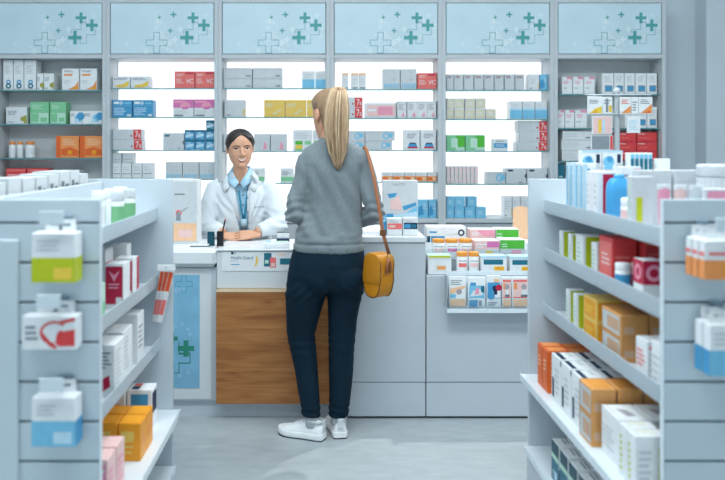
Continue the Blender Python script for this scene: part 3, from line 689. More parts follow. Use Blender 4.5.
# ---------------------------------------------------------------- shelf units left and right of the aisle
mat('slat', '#c9d6de', .4, .02, 5)
mat('endboard', '#c6d0d8', .42, .02, 5)
mat('shelfboard', '#dde4ea', .35, .02, 6)
YN0, YN1, YFAR0, YFAR1 = 2.01, 2.03, 3.12, 3.142
SHELVES = {1: [(.88, 1.15), (.88, .96), (.875, .74), (.783, .487), (.80, .20)],
          -1: [(-.676, 1.118), (-.676, .85), (-.664, .60), (-.58, .345), (-.60, .12)]}
SPINE = {1: 1.17, -1: -.90}
def gondola(s, label):
    t = thing('shelf_unit', label, 'shelf', (s*1.0, 2.6, 0)); ox, oy = s*1.0, 2.6
    def b(name, x0, x1, y0, y1, z0, z1, m, c=.0015, par=t):
        mb = MB(); x0, x1 = sorted((x0, x1)); mb.box(x0-ox, x1-ox, y0-oy, y1-oy, z0, z1, m, c); return mb.build(name, par)
    far_in = .816 if s > 0 else -.61; far_out = s*1.62
    b('end_board', far_in, far_out, YFAR0, YFAR1, 0, 1.266, 'endboard')
    near_in = .874 if s > 0 else -.582; near_out = s*1.62
    # slatwall end facing the viewer: boards with grooves between, metal strip behind
    mb = MB(); x0, x1 = sorted((near_in, near_out))
    edges = [1.258] + [1.197 - .1025*k for k in range(12)]
    for a, c in zip(edges, edges[1:]): mb.box(x0-ox, x1-ox, YN0-oy, YN0+.014-oy, c+.0032, a-.0032 if a < 1.25 else a, 'slat', .002)
    mb.box(x0-ox, x1-ox, YN0-oy, YN0+.014-oy, 0, edges[-1]-.0032, 'slat', .002)
    mb.build('slat_panel', t)
    b('backing', near_in+s*.002, near_out, YN0+.0145, YN1, 0, 1.25, 'groove')
    b('edge_trim', near_in-s*.0025, near_in-s*.0002, YN0-.001, YN1, 0, 1.258, 'acrylic_edge', .0005)
    zs = 1.135 if s > 0 else 1.255
    b('spine', SPINE[s]-.012, SPINE[s]+.012, YN1+.001, YFAR0-.001, 0, zs, 'endboard')
    for k, (xf, z) in enumerate(SHELVES[s]):
        back = SPINE[s] - s*.013
        if k == 0 and s > 0: back = s*1.6
        sh = b('shelf', xf, back, YN1+.002, YFAR0-.002, z-.018, z, 'shelfboard', .002)
        if k < 3:
            b('price_lip', xf-s*.006, xf-s*.002, YN1+.002, YFAR0-.004, z-.012, z+.034, 'acrylic', .0008, sh)
            b('price_rail', xf-s*.0018, xf-s*.0002, YN1+.002, YFAR0-.004, z-.018, z-.002, 'acrylic_edge', .0005, sh)
        else:
            b('edge_strip', xf-s*.005, xf-s*.0005, YN1+.002 if k == 4 else YN1-.02, YFAR0-.004 , z-.024, z+.004, 'acrylic_edge', .001, sh)
    b('plinth', SHELVES[s][4][0]+s*.006, SPINE[s]-s*.02, YN1+.003, YFAR0-.003, 0, SHELVES[s][4][1]-.0185, 'plinth')
    if s < 0:
        b('upper_tray', SPINE[s]-.0125, SPINE[s]-.55, YN1+.002, YFAR0-.002, 1.155, 1.17, 'shelfboard')
        b('side_post', -.787, -1.5, YN0-.012, YN0-.001, 0, 1.155, 'slat', .003)
    return t, ox, oy
GR, RXo, RYo = gondola(1, 'white shelf unit on the right full of red, lime and orange cartons')
GL, LXo, LYo = gondola(-1, 'white shelf unit on the left with hanging samples on its slatted end')

def gbox(s, sh, xin, Y0, Y1, depth, h, body, items, label, cat='box', group=None, dz=0, tilt=0, name='carton'):
    xf, z = SHELVES[s][sh]
    xa = xf + s*(xin + depth/2)
    return carton(name, xa, (Y0+Y1)/2, z + .0006 + dz, Y1-Y0, depth, h, body, items, label, cat, group, rz=-s*PI/2 + tilt)
def both(items, s):
    """same print on the aisle face and the face towards the viewer"""
    o = 'R' if s > 0 else 'L'
    return items + [(o,) + it[1:] for it in items]
def cyl_jar(name, label, x, y, z, r, h, body, capm, band=None, group=None, cat='jar', frac=.74, wide=1.0):
    t = thing(name, label, cat, (x, y, z), group=group)
    mb = MB(); mb.lathe(0, 0, [(r*.93, 0), (r, .004), (r, h*frac*.95), (r*.9, h*frac)], body, 22); mb.build('body', t, smooth=True, angle=40)
    mb = MB(); mb.lathe(0, 0, [(r*wide*.98, h*frac+.0005), (r*wide, h*frac+.004), (r*wide, h-.003), (r*wide*.94, h)], capm, 22); mb.build('lid', t, smooth=True, angle=40)
    if band:
        mb = MB(); mb.lathe(0, 0, [(r*1.012, h*.08), (r*1.012, h*frac*.8)], band, 22); mb.build('label', t, smooth=True, angle=40)
    return t

# ---- right unit, top shelf
stripe_w = [R(.2, .05, .8, .95, 'sky', 'F'), R(.0, .0, .35, 1, 'pale', 'R'), R(.35, .1, .55, .9, 'blue', 'R')]
for i, Yc in enumerate((2.93, 2.88, 2.82, 2.765)):
    gbox(1, 0, .03, Yc-.014, Yc+.014, .045, .185, 'white', stripe_w, ('farthest', 'second farthest', 'third farthest', 'nearest')[i] + ' of four slim white and blue boxes on right shelf top', group='slim white and blue boxes', name='slim_box')
card_f = [O(.3, .5, .36, .0, 'sky'), O(.36, .62, .16, .0, 'blue'), R(.0, .86, 1, 1, 'pale'), R(.72, .45, .9, .85, 'navy'), R(.7, .1, .95, .3, 'lgrey'), lines(.68, .05, .95, .35, 2, 'teal')]
for i, X in enumerate((.985, 1.062)):
    carton('flat_box', X, 2.90, 1.1508, .074, .04, .23, 'white', [O(.3, .82, .09, 0, 'sky'), O(.36, .86, .05, 0, 'blue'), R(0, .97, 1, 1, 'pale'), R(.72, .8, .9, .94, 'navy'), R(.68, .72, .95, .78, 'lgrey'), R(.05, .7, .5, .74, 'sky')],
      ('left' if i == 0 else 'right') + ' of two upright boxes with sky blue discs on right shelf top', 'box', 'upright boxes with blue discs')
for i in range(5):
    X = 1.125 + .0165*i
    carton('slim_box', X, 2.88, 1.1508, .015, .05, .222, 'white', [R(.1, .72, .9, .9, 'teal'), R(.1, .9, .9, .97, 'sky')], f'slim teal and white box, {ordn(i, 5)}, back of right shelf top', 'box', 'slim teal boxes')
carton('white_carton', 1.235, 2.86, 1.1508, .04, .05, .20, 'white', [R(.4, .7, .9, .78, 'lime')], 'white carton with lime mark beside slim teal boxes on right shelf', 'box')
mag = [R(.0, .0, .38, 1, 'crimson', 'R'), lines(.1, .3, .8, .8, 4, 'lgrey', 'F')]
for i, Yc in enumerate((2.70, 2.625)):
    gbox(1, 0, .03, Yc-.02, Yc+.02, .06, .16, 'white', [R(.3, .05, .95, .95, 'crimson' if i else 'magenta', 'R'), lines(.2, .3, .8, .8, 4, 'lgrey')], ('farther' if i == 0 else 'nearer') + ' of two white boxes with crimson ends on right shelf top', group='white boxes with crimson ends')
carton('white_carton', 1.06, 2.72, 1.1508, .065, .05, .175, 'offwhite', [R(.62, .5, 1, .95, 'crimson'), lines(.1, .6, .5, .9, 3)], 'white carton with crimson corner behind the blue bottle, right shelf', 'box')
# big blue bottle and small white bottle
t = thing('lotion_bottle', 'sky blue rounded bottle lying among white boxes, right shelf top', 'bottle', (.965, 2.56, 1.1508))
mb = MB(); mb.loft([ell((0, 0, z), (1,0,0), (0,1,0), a, b, 24, 3) for z, a, b in ((0, .036, .024), (.006, .041, .028), (.1, .041, .028), (.125, .037, .026), (.14, .026, .018))], mat('bottle_blue', '#4aa6dc', .3)); mb.build('body', t, smooth=True, angle=50)
mb = MB(); mb.loft([ell((0, 0, z), (1,0,0), (0,1,0), a, a, 18) for z, a in ((.1405, .017), (.150, .017), (.153, .014))], 'bottle_blue'); mb.build('cap', t, smooth=True, angle=50)
cyl_jar('pill_bottle', 'small white bottle with pink label before blue bottle, right shelf', .935, 2.40, 1.1508, .024, .085, 'white', 'white', 'blush', cat='bottle')
gbox(1, 0, .03, 2.31, 2.35, .06, .155, 'lgrey', [R(.2, .1, .5, .6, 'lime', 'R'), lines(.2, .3, .8, .9, 5, 'mint')], 'white carton with lime stripe beside pink tubes, right shelf top')
carton('white_carton', 1.025, 2.45, 1.1508, .10, .06, .17, 'lgrey', [lines(.1, .5, .9, .9, 4, 'lgrey')], 'left of two plain white cartons behind pink tubes, right shelf', 'box', 'plain white cartons behind tubes')
carton('white_carton', 1.135, 2.45, 1.1508, .10, .06, .17, 'lgrey', [lines(.1, .5, .9, .9, 4, 'lgrey')], 'right of two plain white cartons behind pink tubes, right shelf', 'box', 'plain white cartons behind tubes')
def tube_pack(label, x, y, z, w, h, col, group=None):
    t = thing('cream_tube', label, 'tube', (x, y, z), group=group)
    mb = MB(); mb.loft([ell((0, 0, .022), (1,0,0), (0,1,0), w*.36, w*.34, 20), ell((0, 0, h*.35), (1,0,0), (0,1,0), w*.42, w*.28, 20), ell((0, 0, h*.8), (1,0,0), (0,1,0), w*.48, .006, 20), ell((0, 0, h), (1,0,0), (0,1,0), w*.5, .0025, 20)], col); b = mb.build('body', t, smooth=True, angle=60)
    mb = MB(); mb.box(-w*.5, w*.5, -.0035, .0035, h*.9, h+.001, 'white', c=.001); mb.build('crimp', b)
    mb = MB(); mb.cyl(0, 0, 0, .0215, w*.34, 'white', 18); mb.build('cap', t, smooth=True, angle=40)
    return t
tube_pack('pink tube standing first behind the right shelf end panel', .956, 2.20, 1.1508, .037, .135, 'pink', None)
tube_pack('white tube with pink print second along right shelf top', .997, 2.19, 1.1508, .036, .135, 'blush', None)
tube_pack('white tube with grey print third along right shelf top', 1.038, 2.18, 1.1508, .036, .135, 'lgrey', None)
for i, (X, c) in enumerate(((1.095, 'pink'), (1.165, 'coral'), (1.235, 'pink'))):
    carton('pink_pouch', X, 2.2, 1.1508, .066, .04, .125, 'offwhite', [R(.1, .55, .9, .95, c), PP([(.2, .3), (.9, .4), (.9, .6), (.2, .6)], c)], ('pink pouch beside white tubes, right shelf top', 'coral and pink pouch between two pink pouches, right shelf', 'pink pouch under the ribbed white tub, right shelf top')[i], 'pouch')
t = thing('ribbed_tub', 'white ribbed plastic tub on top of the right shelf unit', 'tub', (1.19, 2.36, 1.1508))
mb = MB(); n = 60
mb.loft([[((r + (.0022 if j % 2 else 0)*k)*math.cos(2*PI*j/n), (r + (.0022 if j % 2 else 0)*k)*math.sin(2*PI*j/n), z) for j in range(n)] for r, z, k in ((.07, 0, 0), (.074, .005, 1), (.076, .15, 1), (.073, .155, 0))], 'lgrey'); 
t.location = (1.19, 2.30, 1.1508); t.location = (1.2, 2.34, 1.1508)
mb.build('body', t)
mb = MB(); mb.lathe(0, 0, [(.078, .1555), (.079, .158), (.079, .186), (.075, .19)], 'lgrey', 40); mb.build('lid', t, smooth=True, angle=40)
# ---- right unit, second shelf
limebox = [lines(.2, .2, .8, .85, 5, 'mint'), R(.12, .03, .97, .97, 'lime', 'R')]
for i, (Ya, Yb, dp, hh) in enumerate(((2.975, 3.015, .05, .112), (2.868, 2.905, .055, .112), (2.735, 2.815, .075, .12), (2.60, 2.65, .07, .112))):
    gbox(1, 1, .025, Ya, Yb, dp, hh, 'white', limebox, f'{("farthest", "second farthest", "widest", "nearest")[i]} of four lime-ended white boxes, second shelf of right unit', group='lime-ended boxes on second right shelf')
redf = [R(.08, .12, .92, .9, 'coral'), lines(.2, .4, .8, .7, 3, 'blush'), R(.0, .0, 1, .05, 'crimson', 'R'), lines(.1, .3, .8, .7, 3, 'coral', 'R')]
gbox(1, 1, .02, 2.44, 2.56, .075, .145, 'red', redf, 'front red carton facing the aisle, second shelf of right unit')
for j in range(2):
    for q in range(2):
        gbox(1, 1, .105 + .078*j, 2.40, 2.56, .075, .068, 'red', [lines(.1, .3, .8, .6, 2, 'coral', 'R'), R(0, .9, 1, 1, 'coral', 'R')], f'{("lower", "upper")[q]} red carton, {("first", "second")[j]} stack behind front red carton, right unit', group='stacked red cartons on right unit', dz=q*.0688)
for j in range(2): cyl_jar('pill_jar', ('front', 'rear')[j] + ' small white jar with blue label beside red cartons', .905 + .048*j, 2.372 - .005*j, .9606, .022, .08, 'white', 'white', 'teal' if j else 'blue', 'white jars with blue label')
gbox(1, 1, .005, 2.17, 2.24, .055, .115, 'white', [R(0, .42, 1, 1, 'crimson', 'R'), O(.55, .7, .2, .55, 'pink', 'R'), R(0, .42, 1, 1, 'crimson'), O(.5, .7, .2, .55, 'pink')], 'crimson box with pink ring and white base, right unit')
gbox(1, 1, .065, 2.18, 2.25, .05, .115, 'crimson', [R(.0, 0, .3, .4, 'white', 'R'), R(.5, .1, .9, .9, 'red', 'R')], 'crimson box right behind the pink ring box, right unit')
# ---- right unit, third shelf
for i, (Ya, Yb) in enumerate(((2.88, 2.915), (2.79, 2.83))):
    gbox(1, 2, .025, Ya, Yb, .06, .125, 'white', limebox, f'{("farther", "nearer")[i]} lime-ended white box on third shelf of right unit', group='lime-ended boxes on third right shelf')
yo = [R(.1, .1, .9, .9, 'amber'), lines(.2, .3, .8, .7, 3, 'yellow'), R(.06, .1, .94, .9, 'amber', 'R')]
for j in range(3):
    for q in range(2):
        gbox(1, 2, .02 + .085*j, 2.57, 2.70, .083, .072, 'orange' if j else 'gold', yo, f'{("lower", "upper")[q]} yellow carton, {("front", "middle", "rear")[j]} stack, third shelf, right unit', group='yellow cartons on third right shelf', dz=q*.0726)
mat('packorange', '#fbb35c', .4)
def multipack(s, sh, xin, Y0, Y1, depth, h, label, group=None, dz=0):
    """cartons shrink-wrapped together"""
    xf, z = SHELVES[s][sh]; xa = xf + s*(xin + depth/2)
    t = thing('shrink_wrapped_pack', label, 'pack', (xa, (Y0+Y1)/2, z+.0006+dz), rz=-s*PI/2, group=group)
    w = Y1-Y0
    for q in range(2):
        mb = MB(); mb.box(-w/2, w/2, -depth/2, depth/2, q*h/2, (q+1)*h/2-.001, 'packorange', c=.001)
        o = 'R' if s > 0 else 'L'
        prints(mb, w, depth, (q+1)*h/2, [R(.05, (.1+q)/(q+1), .95, (.9+q)/(q+1), 'packorange', o), R(.1, (.2+q)/(q+1), .5, (.5+q)/(q+1), 'peach', o), R(.05, (.1+q)/(q+1), .95, (.9+q)/(q+1), 'white'), R(.3, (.25+q)/(q+1), .9, (.75+q)/(q+1), 'peach'), R(.1, .1, .9, .9, 'amber', 'T')])
        mb.build('carton', t)
    mb = MB(); mb.box(-w/2-.002, w/2+.002, -depth/2-.002, depth/2+.002, -.0002, h+.002, 'film', c=.004); mb.build('clear_film', t)
    return t
clear('film', '#ffffff', ior=1.12, haze=.05, hazecol='#f3f5f6')
for j in range(3): multipack(1, 2, .02 + .088*j, 2.36, 2.52, .083, .142, ('front', 'middle', 'rear')[j] + ' orange twin pack in clear film, third shelf of right unit', 'orange packs in film on third right shelf')
gbox(1, 2, .012, 2.145, 2.225, .05, .115, 'white', [lines(.1, .35, .8, .8, 4, 'coral'), lines(.1, .3, .8, .8, 4, 'lgrey', 'R'), R(.1, .82, .5, .9, 'red', 'R')], 'white box with thin red print before orange film packs, right unit')
gbox(1, 2, .066, 2.145, 2.23, .05, .115, 'white', [lines(.1, .35, .8, .8, 4, 'lgrey', 'R')], 'second white box behind the thin red print box, right unit')
gbox(1, 2, .012, 2.045, 2.12, .05, .13, 'white', [R(.0, 0, .45, 1, 'blue', 'R'), lines(.1, .2, .9, .8, 4, 'lgrey')], 'white box with blue edge nearest end panel, third right shelf')
# ---- right unit, fourth shelf
ob = [lines(.1, .15, .9, .4, 2, 'peach'), R(.06, .08, .94, .92, 'deep_orange'), lines(.2, .5, .8, .8, 3, 'peach'), lines(.12, .1, .85, .85, 7, 'orange', 'R'), R(.1, .1, .9, .9, 'orange', 'T')]
for j in range(3):
    for q in range(2):
        gbox(1, 3, .035 + .082*j, 2.865 + .07*q, 2.93 + .07*q, .08, .155 - .004*j, 'deep_orange', ob, f'{("near", "far")[q]} deep orange carton, {("front", "middle", "rear")[j]} row, fourth shelf, right unit', group='deep orange cartons')
wd = [R(.1, .08, .3, .5, 'navy'), lines(.4, .2, .9, .8, 5, 'lgrey'), R(.0, .86, 1, .97, 'navy', 'R'), R(.06, .1, .94, .3, 'navy', 'T'), R(.1, .55, .6, .75, 'lgrey', 'T'), lines(.1, .2, .8, .7, 4, 'lgrey', 'R')]
for i in range(3):
    for j in range(3):
        gbox(1, 3, .035 + .085*j, 2.712 - .113*i, 2.815 - .113*i, .082, .165, 'white', wd, f'white navy-topped carton, {("far", "middle", "near")[i]} column, {("front", "middle", "rear")[j]} row, fourth right shelf', group='white navy-topped cartons')
for j in range(3):
    multipack(1, 3, .022 + .08*j, 2.355, 2.465, .074, .175, ('front', 'middle', 'rear')[j] + ' orange pack in clear film on fourth shelf of right unit', 'orange packs in film on fourth right shelf')
wr = [lines(.1, .2, .8, .7, 5, 'lgrey'), O(.12, .82, .05, 0, 'crimson', 'R'), PP([(.5, .74), (.9, .78), (.95, .9), (.6, .9)], 'red', 'R'), PP([(.3, .3), (.8, .4), (.75, .7), (.4, .6)], 'vink', 'T'), lines(.1, .1, .8, .6, 5, 'lgrey', 'R')]
for j in range(2): gbox(1, 3, .045 + .095*j, 2.20, 2.335, .09, .135, 'white', wr, ('front', 'rear')[j] + ' white carton with red oval near lime-edged box, fourth right shelf', group='white cartons with red oval')
lw = [lines(.15, .15, .5, .85, 6, 'lime'), R(.72, .0, 1, .8, 'lime', 'R'), lines(.1, .2, .6, .8, 5, 'lgrey', 'R'), lines(.1, .2, .9, .8, 5, 'beige', 'T')]
for i in range(2): gbox(1, 3, .032, 2.108 - .06*i, 2.163 - .06*i, .085, .145, 'white', lw, ('farther', 'nearer')[i] + ' lime-edged white box at near end of fourth right shelf', group='lime-edged boxes on fourth right shelf')
# ---- right unit, lowest shelf
fa = [R(.0, .68, 1, 1, 'dteal'), R(.0, .55, 1, .68, 'mint'), R(.0, .0, 1, .55, 'teal'), R(.2, .05, .8, .28, 'pale'), R(.3, .06, .45, .27, 'teal'), R(0, 0, 1, .42, 'teal', 'R'), T(.35, .68, .2, 'FA', 'dteal', 'R', .4), R(.1, .48, .5, .53, 'ink', 'R'), lines(.1, .3, .9, .7, 3, 'ink', 'T')]
for i in range(4):
    gbox(1, 4, .02, 2.735 - .1*i, 2.82 - .1*i, .10, .14, 'white', fa, f'teal and white FA carton, {("farthest", "second farthest", "third farthest", "nearest")[i]} of four, lowest right shelf', group='teal FA cartons')

# ---- left unit, top shelf and tray
for i, (y, x) in enumerate(((2.84, -.712), (2.68, -.712))):
    cyl_jar('cream_jar', ('farther', 'nearer')[i] + ' clear jar with green label on top left shelf', x, y, 1.1186, .022, .122, 'offwhite', 'lgrey', 'sage', 'clear jars with green label')
for i, (y, x) in enumerate(((2.93, -.77), (2.8, -.77), (2.67, -.775))):
    cyl_jar('cream_jar', ('farthest', 'middle', 'nearest')[i] + ' white lidded jar behind green-label jars, left unit', x, y, 1.1186, .025, .125, 'offwhite', 'white', None, 'white jars on top left shelf')
gbox(-1, 0, .03, 2.43, 2.50, .035, .09, 'white', [lines(.2, .3, .8, .8, 3, 'lgrey', 'L'), R(.3, .45, .7, .7, 'sky', 'L')], 'white box with blue mark before green-label jars, left unit')
gbox(-1, 0, .075, 2.43, 2.53, .06, .085, 'offwhite', [lines(.2, .3, .8, .8, 3, 'lgrey', 'L')], 'white box behind the blue mark box on left unit')
for i in range(9):
    Yc = 3.03 - .113*i; sp = i in (2, 3, 4)
    it = [R(.1, .15, .9, .85, 'offwhite', 'L'), lines(.15, .55, .8, .8, 2, 'lgrey', 'L')]
    if i in (1, 2, 3, 4): it += [R(.1, .15, .42, .75, 'dgrey', 'F'), R(.15, .2, .38, .6, 'white', 'F'), O(.7, .42, .26, .65, 'dgrey', 'F')]
    h = (.115, .13, .13, .125, .12, .12, .125, .115, .12)[i]
    carton('sample_box', -.985, Yc, 1.1708, .095, .1, h + .005, 'lgrey', it + ([R(.1, .15, .4, .75, 'dgrey', 'R')] if False else []), f'white sample box, {("farthest", "second farthest", "third farthest", "fourth farthest", "fifth farthest", "sixth farthest", "seventh farthest", "second nearest", "nearest")[i]} of nine, back tray of left unit', 'box', 'white sample boxes on the back tray', rz=PI/2)
# ---- left unit, second shelf
mg = [R(.06, .1, .94, .94, 'crimson', 'L'), PP([(.2, .85), (.5, .6), (.8, .85), (.5, .75)], 'pink', 'L'), lines(.2, .45, .8, .6, 2, 'pink', 'L'), R(.6, .08, .9, .25, 'white', 'L'), R(.62, .0, 1, 1, 'crimson', 'F')]
gbox(-1, 1, .0, 2.62, 2.70, .065, .15, 'white', [R(.6, 0, 1, 1, 'white')] + mg[:4] + [R(.0, .9, 1, 1, 'crimson', 'T')], 'nearer crimson and white box on second shelf of left unit', group='crimson boxes on left unit')
gbox(-1, 1, .0, 2.75, 2.83, .065, .15, 'white', mg, 'farther crimson and white box on second shelf of left unit', group='crimson boxes on left unit')
gbox(-1, 1, .02, 2.40, 2.47, .04, .115, 'mint', [R(.1, .05, .9, .6, 'green', 'L'), R(.1, .6, .9, .9, 'offwhite', 'L'), R(.1, .1, .9, .5, 'green')], 'green and white carton before crimson boxes, left unit')
gbox(-1, 1, .05, 2.86, 2.92, .06, .185, 'white', [lines(.2, .3, .8, .8, 4, 'blush', 'L')], 'tall white carton behind crimson boxes, left unit')
gbox(-1, 1, .09, 2.72, 2.82, .06, .185, 'offwhite', [lines(.2, .3, .8, .8, 4, 'blush', 'L')], 'tall pale carton beside crimson boxes, left unit')
gbox(-1, 1, .055, 2.30, 2.37, .06, .16, 'blue', [R(.1, .2, .9, .8, 'teal', 'L')], 'blue carton mostly hidden by end panel, second left shelf')
# ---- left unit, third shelf
wm = [lines(.1, .55, .9, .9, 5, 'ink', 'L'), PP([(.45, .1), (.85, .2), (.8, .42), (.5, .35)], 'crimson', 'L'), lines(.15, .2, .7, .9, 8, 'lgrey', 'F'), R(.0, 0, .06, 1, 'offwhite', 'F')]
gbox(-1, 2, .005, 2.47, 2.60, .07, .165, 'white', wm, 'nearer white carton with crimson flame on third shelf, left unit', group='white cartons with crimson flame')
gbox(-1, 2, .02, 2.64, 2.77, .07, .165, 'white', wm, 'farther white carton with crimson flame on third shelf, left unit', group='white cartons with crimson flame')
gbox(-1, 2, .02, 2.85, 2.95, .09, .18, 'white', [lines(.1, .3, .8, .8, 5, 'vink'), lines(.2, .5, .8, .8, 3, 'coral', 'L')], 'white carton with red lettering at far end, third left shelf')
gbox(-1, 2, .03, 2.30, 2.40, .05, .12, 'teal', [R(.1, .2, .9, .5, 'blue', 'L')], 'teal carton tucked behind end panel, third left shelf')
# ---- left unit, fourth shelf
am = [lines(.15, .2, .85, .8, 4, 'gold', 'L'), R(.05, .05, .95, .95, 'amber', 'T'), R(.1, .55, .7, .8, 'gold', 'L'), lines(.2, .3, .8, .7, 3, 'orange')]
mat('amberbox', '#f2a024', .4)
for j in range(2):
    for i in range(2):
        gbox(-1, 3, .035 + .078*j, 2.60 + .095*i, 2.69 + .095*i, .074, .125, 'amberbox', am, f'amber carton, {("near", "far")[i]} one of {("aisle-side", "inner")[j]} pair, fourth shelf, left unit', group='amber cartons')
pk = [R(.05, .1, .95, .9, 'pink', 'L'), lines(.15, .2, .85, .8, 5, 'blush', 'L'), PP([(.1, .7), (.6, .5), (.9, .8)], 'white', 'L'), lines(.1, .2, .8, .8, 4, 'pink')]
for i in range(2): gbox(-1, 3, .05, 2.36 - .1*i, 2.45 - .1*i, .075, .14, 'blush', pk, ('farther', 'nearer')[i] + ' pink and white carton before amber cartons, left unit', group='pink and white cartons')
gbox(-1, 3, .06, 2.88, 2.97, .09, .15, 'white', [R(.1, .55, .5, .85, 'navy', 'T'), R(.55, .55, .9, .85, 'coral', 'T'), R(.1, .4, .9, .9, 'navy', 'F'), R(.15, .6, .85, .9, 'blue', 'L')], 'white carton with navy top panel behind amber cartons')
gbox(-1, 3, .155, 2.86, 2.97, .08, .17, 'white', [lines(.1, .2, .9, .9, 6, 'coral', 'L')], 'white carton with red writing behind inner amber cartons')

# ---- hanging packs on the end panels
def hook(root, ox, oy, X, z, n=.08):
    mb = MB(); y1 = YN0
    mb.tube([(X-ox, y1+.004-oy, z), (X-ox, y1-n-oy, z), (X-ox, y1-n-.008-oy, z+.012)], .0025, 'alu', 8)
    h = mb.build('hook', root)
    mb = MB(); mb.box(X-.03-ox, X+.03-ox, y1-n-.016-oy, y1-n-.012-oy, z-.004, z+.03, 'acrylic_edge', c=.001); mb.build('price_tag', h)
    mb = MB(); mb.box(X-.012-ox, X+.022-ox, y1-.006-oy, y1-.0005-oy, z-.018, z+.012, 'alu', c=.001); mb.build('hook_plate', h)
def hanging(name, label, x0, x1, zt, zb_, dp, items, body='white', group=None, y=None):
    """a carton with a hang tab, hung on an end-panel hook"""
    Yc = YN0 - .012 - dp/2 if y is None else y
    w = x1-x0; h = zt-zb_
    t = thing(name, label, 'box', ((x0+x1)/2, Yc, zb_), group=group)
    mb = MB(); mb.box(-w/2, w/2, -dp/2, dp/2, 0, h, body, c=.0015); prints(mb, w, dp, h, items); mb.build('body', t)
    mb = MB(); e = .0008
    for a in (-1, 1): mb.box(a*w*.2-w*.16, a*w*.2+w*.16, dp/2-e*2, dp/2, h, h+.012, body)
    mb.box(-w*.36, w*.36, dp/2-e*2, dp/2, h+.0185, h+.03, body)
    for a in (-1, 1): mb.box(a*w*.2-w*.16+(0 if a < 0 else w*.2), a*w*.2+w*.16-(0 if a > 0 else w*.2), dp/2-e*2, dp/2, h+.012, h+.0185, body)
    mb.build('hang_tab', t)
    return t
yl = [R(0, 0, 1, .5, 'lime'), R(.5, .06, .92, .3, 'yellow'), lines(.12, .64, .7, .9, 3, 'lgrey'), R(0, 0, 1, .5, 'lime', 'R'), R(0, 0, 1, .5, 'olive', 'L')]
hook(GL, LXo, LYo, -.672, 1.205); hanging('hanging_box', 'white and lime hanging box, top one on left slatted end', -.731, -.622, 1.178, 1.055, .055, yl)
hp = [('F', 'p', [(.60+.30*math.cos(a)*.9, .5+.36*math.sin(a)) for a in [PI*.25+PI*1.25*k/10 for k in range(11)]] + [(.60+.25*math.cos(a)*.9, .5+.29*math.sin(a)) for a in [PI*.25+PI*1.25*k/10 for k in range(10, -1, -1)]], 'red'),
      PP([(.32, .5), (.5, .12), (.62, .02), (.66, .1), (.55, .2), (.38, .52)], 'red'), PP([(.76, .78), (.98, .86), (.98, .96), (.7, .86)], 'red'),
      PP([(.64, .44), (.7, .58), (.78, .54), (.84, .58), (.9, .58), (.98, .62), (.98, .12), (.7, .1), (.62, .2)], 'red'), lines(.06, .3, .36, .8, 3, 'ink')]
hook(GL, LXo, LYo, -.68, 1.0); hanging('hanging_box', 'white hanging box with red heart on left slatted end', -.757, -.622, .97, .886, .05, hp)
bl = [R(0, 0, 1, .52, 'sky'), R(.5, .06, .92, .3, 'pale'), lines(.12, .64, .7, .9, 3, 'lgrey'), R(0, 0, 1, .52, 'blue', 'R')]
hook(GL, LXo, LYo, -.672, .795); hanging('hanging_box', 'white and sky blue hanging box, lowest on left slatted end', -.731, -.622, .768, .646, .055, bl)
hook(GR, RXo, RYo, .965, 1.197-.004, .13)
og = [R(0, 0, 1, .5, 'orange'), O(.7, .25, .3, 0, 'amber'), R(.1, .62, .7, .7, 'coral'), R(0, 0, 1, .5, 'orange', 'L'), R(0, .6, 1, .7, 'coral', 'L')]
for i in range(3): hanging('hanging_pack', ('hindmost', 'middle', 'front')[i] + ' white and orange pack hanging on right slatted end', .922, 1.025, 1.165, 1.07, .026, og, group='orange hanging packs', y=YN0-.03-.036*i)
hook(GR, RXo, RYo, 1.0, 1.197-.1025*2-.004, .11)
for i in range(2): hanging('hanging_pack', ('rear', 'front')[i] + ' white and blue pack hanging on right slatted end', .945, 1.05, .955, .83, .035, [R(0, 0, 1, .5, 'sky'), R(0, 0, 1, .5, 'blue', 'L'), lines(.1, .6, .8, .9, 3, 'lgrey')], group='blue hanging packs', y=YN0-.035-.042*i)
# strips hung on the left far board
t = None
for i in range(3):
    mb = MB(); w, h = .021, .215
    mb.box(-w/2, w/2, -.004, .004, -h, 0, 'offwhite', c=.001)
    prints_ = [(-.012, -.09, 'deep_orange'), (-.09, -.10, 'white'), (-.125, -.185, 'coral')]
    for a, b_, m_ in prints_: mb.poly([(-w/2+.002, -.0046, b_), (w/2-.002, -.0046, b_), (w/2-.002, -.0046, a), (-w/2+.002, -.0046, a)], m_)
    mb.poly([(-.002, -.005, -.085), (.002, -.005, -.085), (.002, -.005, -.015), (-.002, -.005, -.015)], 'red')
    o = mb.build('sachet_strip', loc=(-.645+.02*i, YFAR0-.012-.01*i, .91)); o.rotation_euler = (0, .16 + .04*i, 0)
    tag(o, ('left', 'middle', 'right')[i] + ' of three orange sachet strips hung on left unit end board', 'sachet strip', 'orange sachet strips')
mb = MB(); mb.tube([(-.625-LXo, YFAR0-LYo, .914), (-.625-LXo, YFAR0-.045-LYo, .914), (-.625-LXo, YFAR0-.05-LYo, .922)], .003, 'alu', 8)
mb.box(-.66-LXo, -.59-LXo, YFAR0-.05-LYo, YFAR0-.0445-LYo, .908, .93, 'white', c=.001); mb.build('hook', GL)

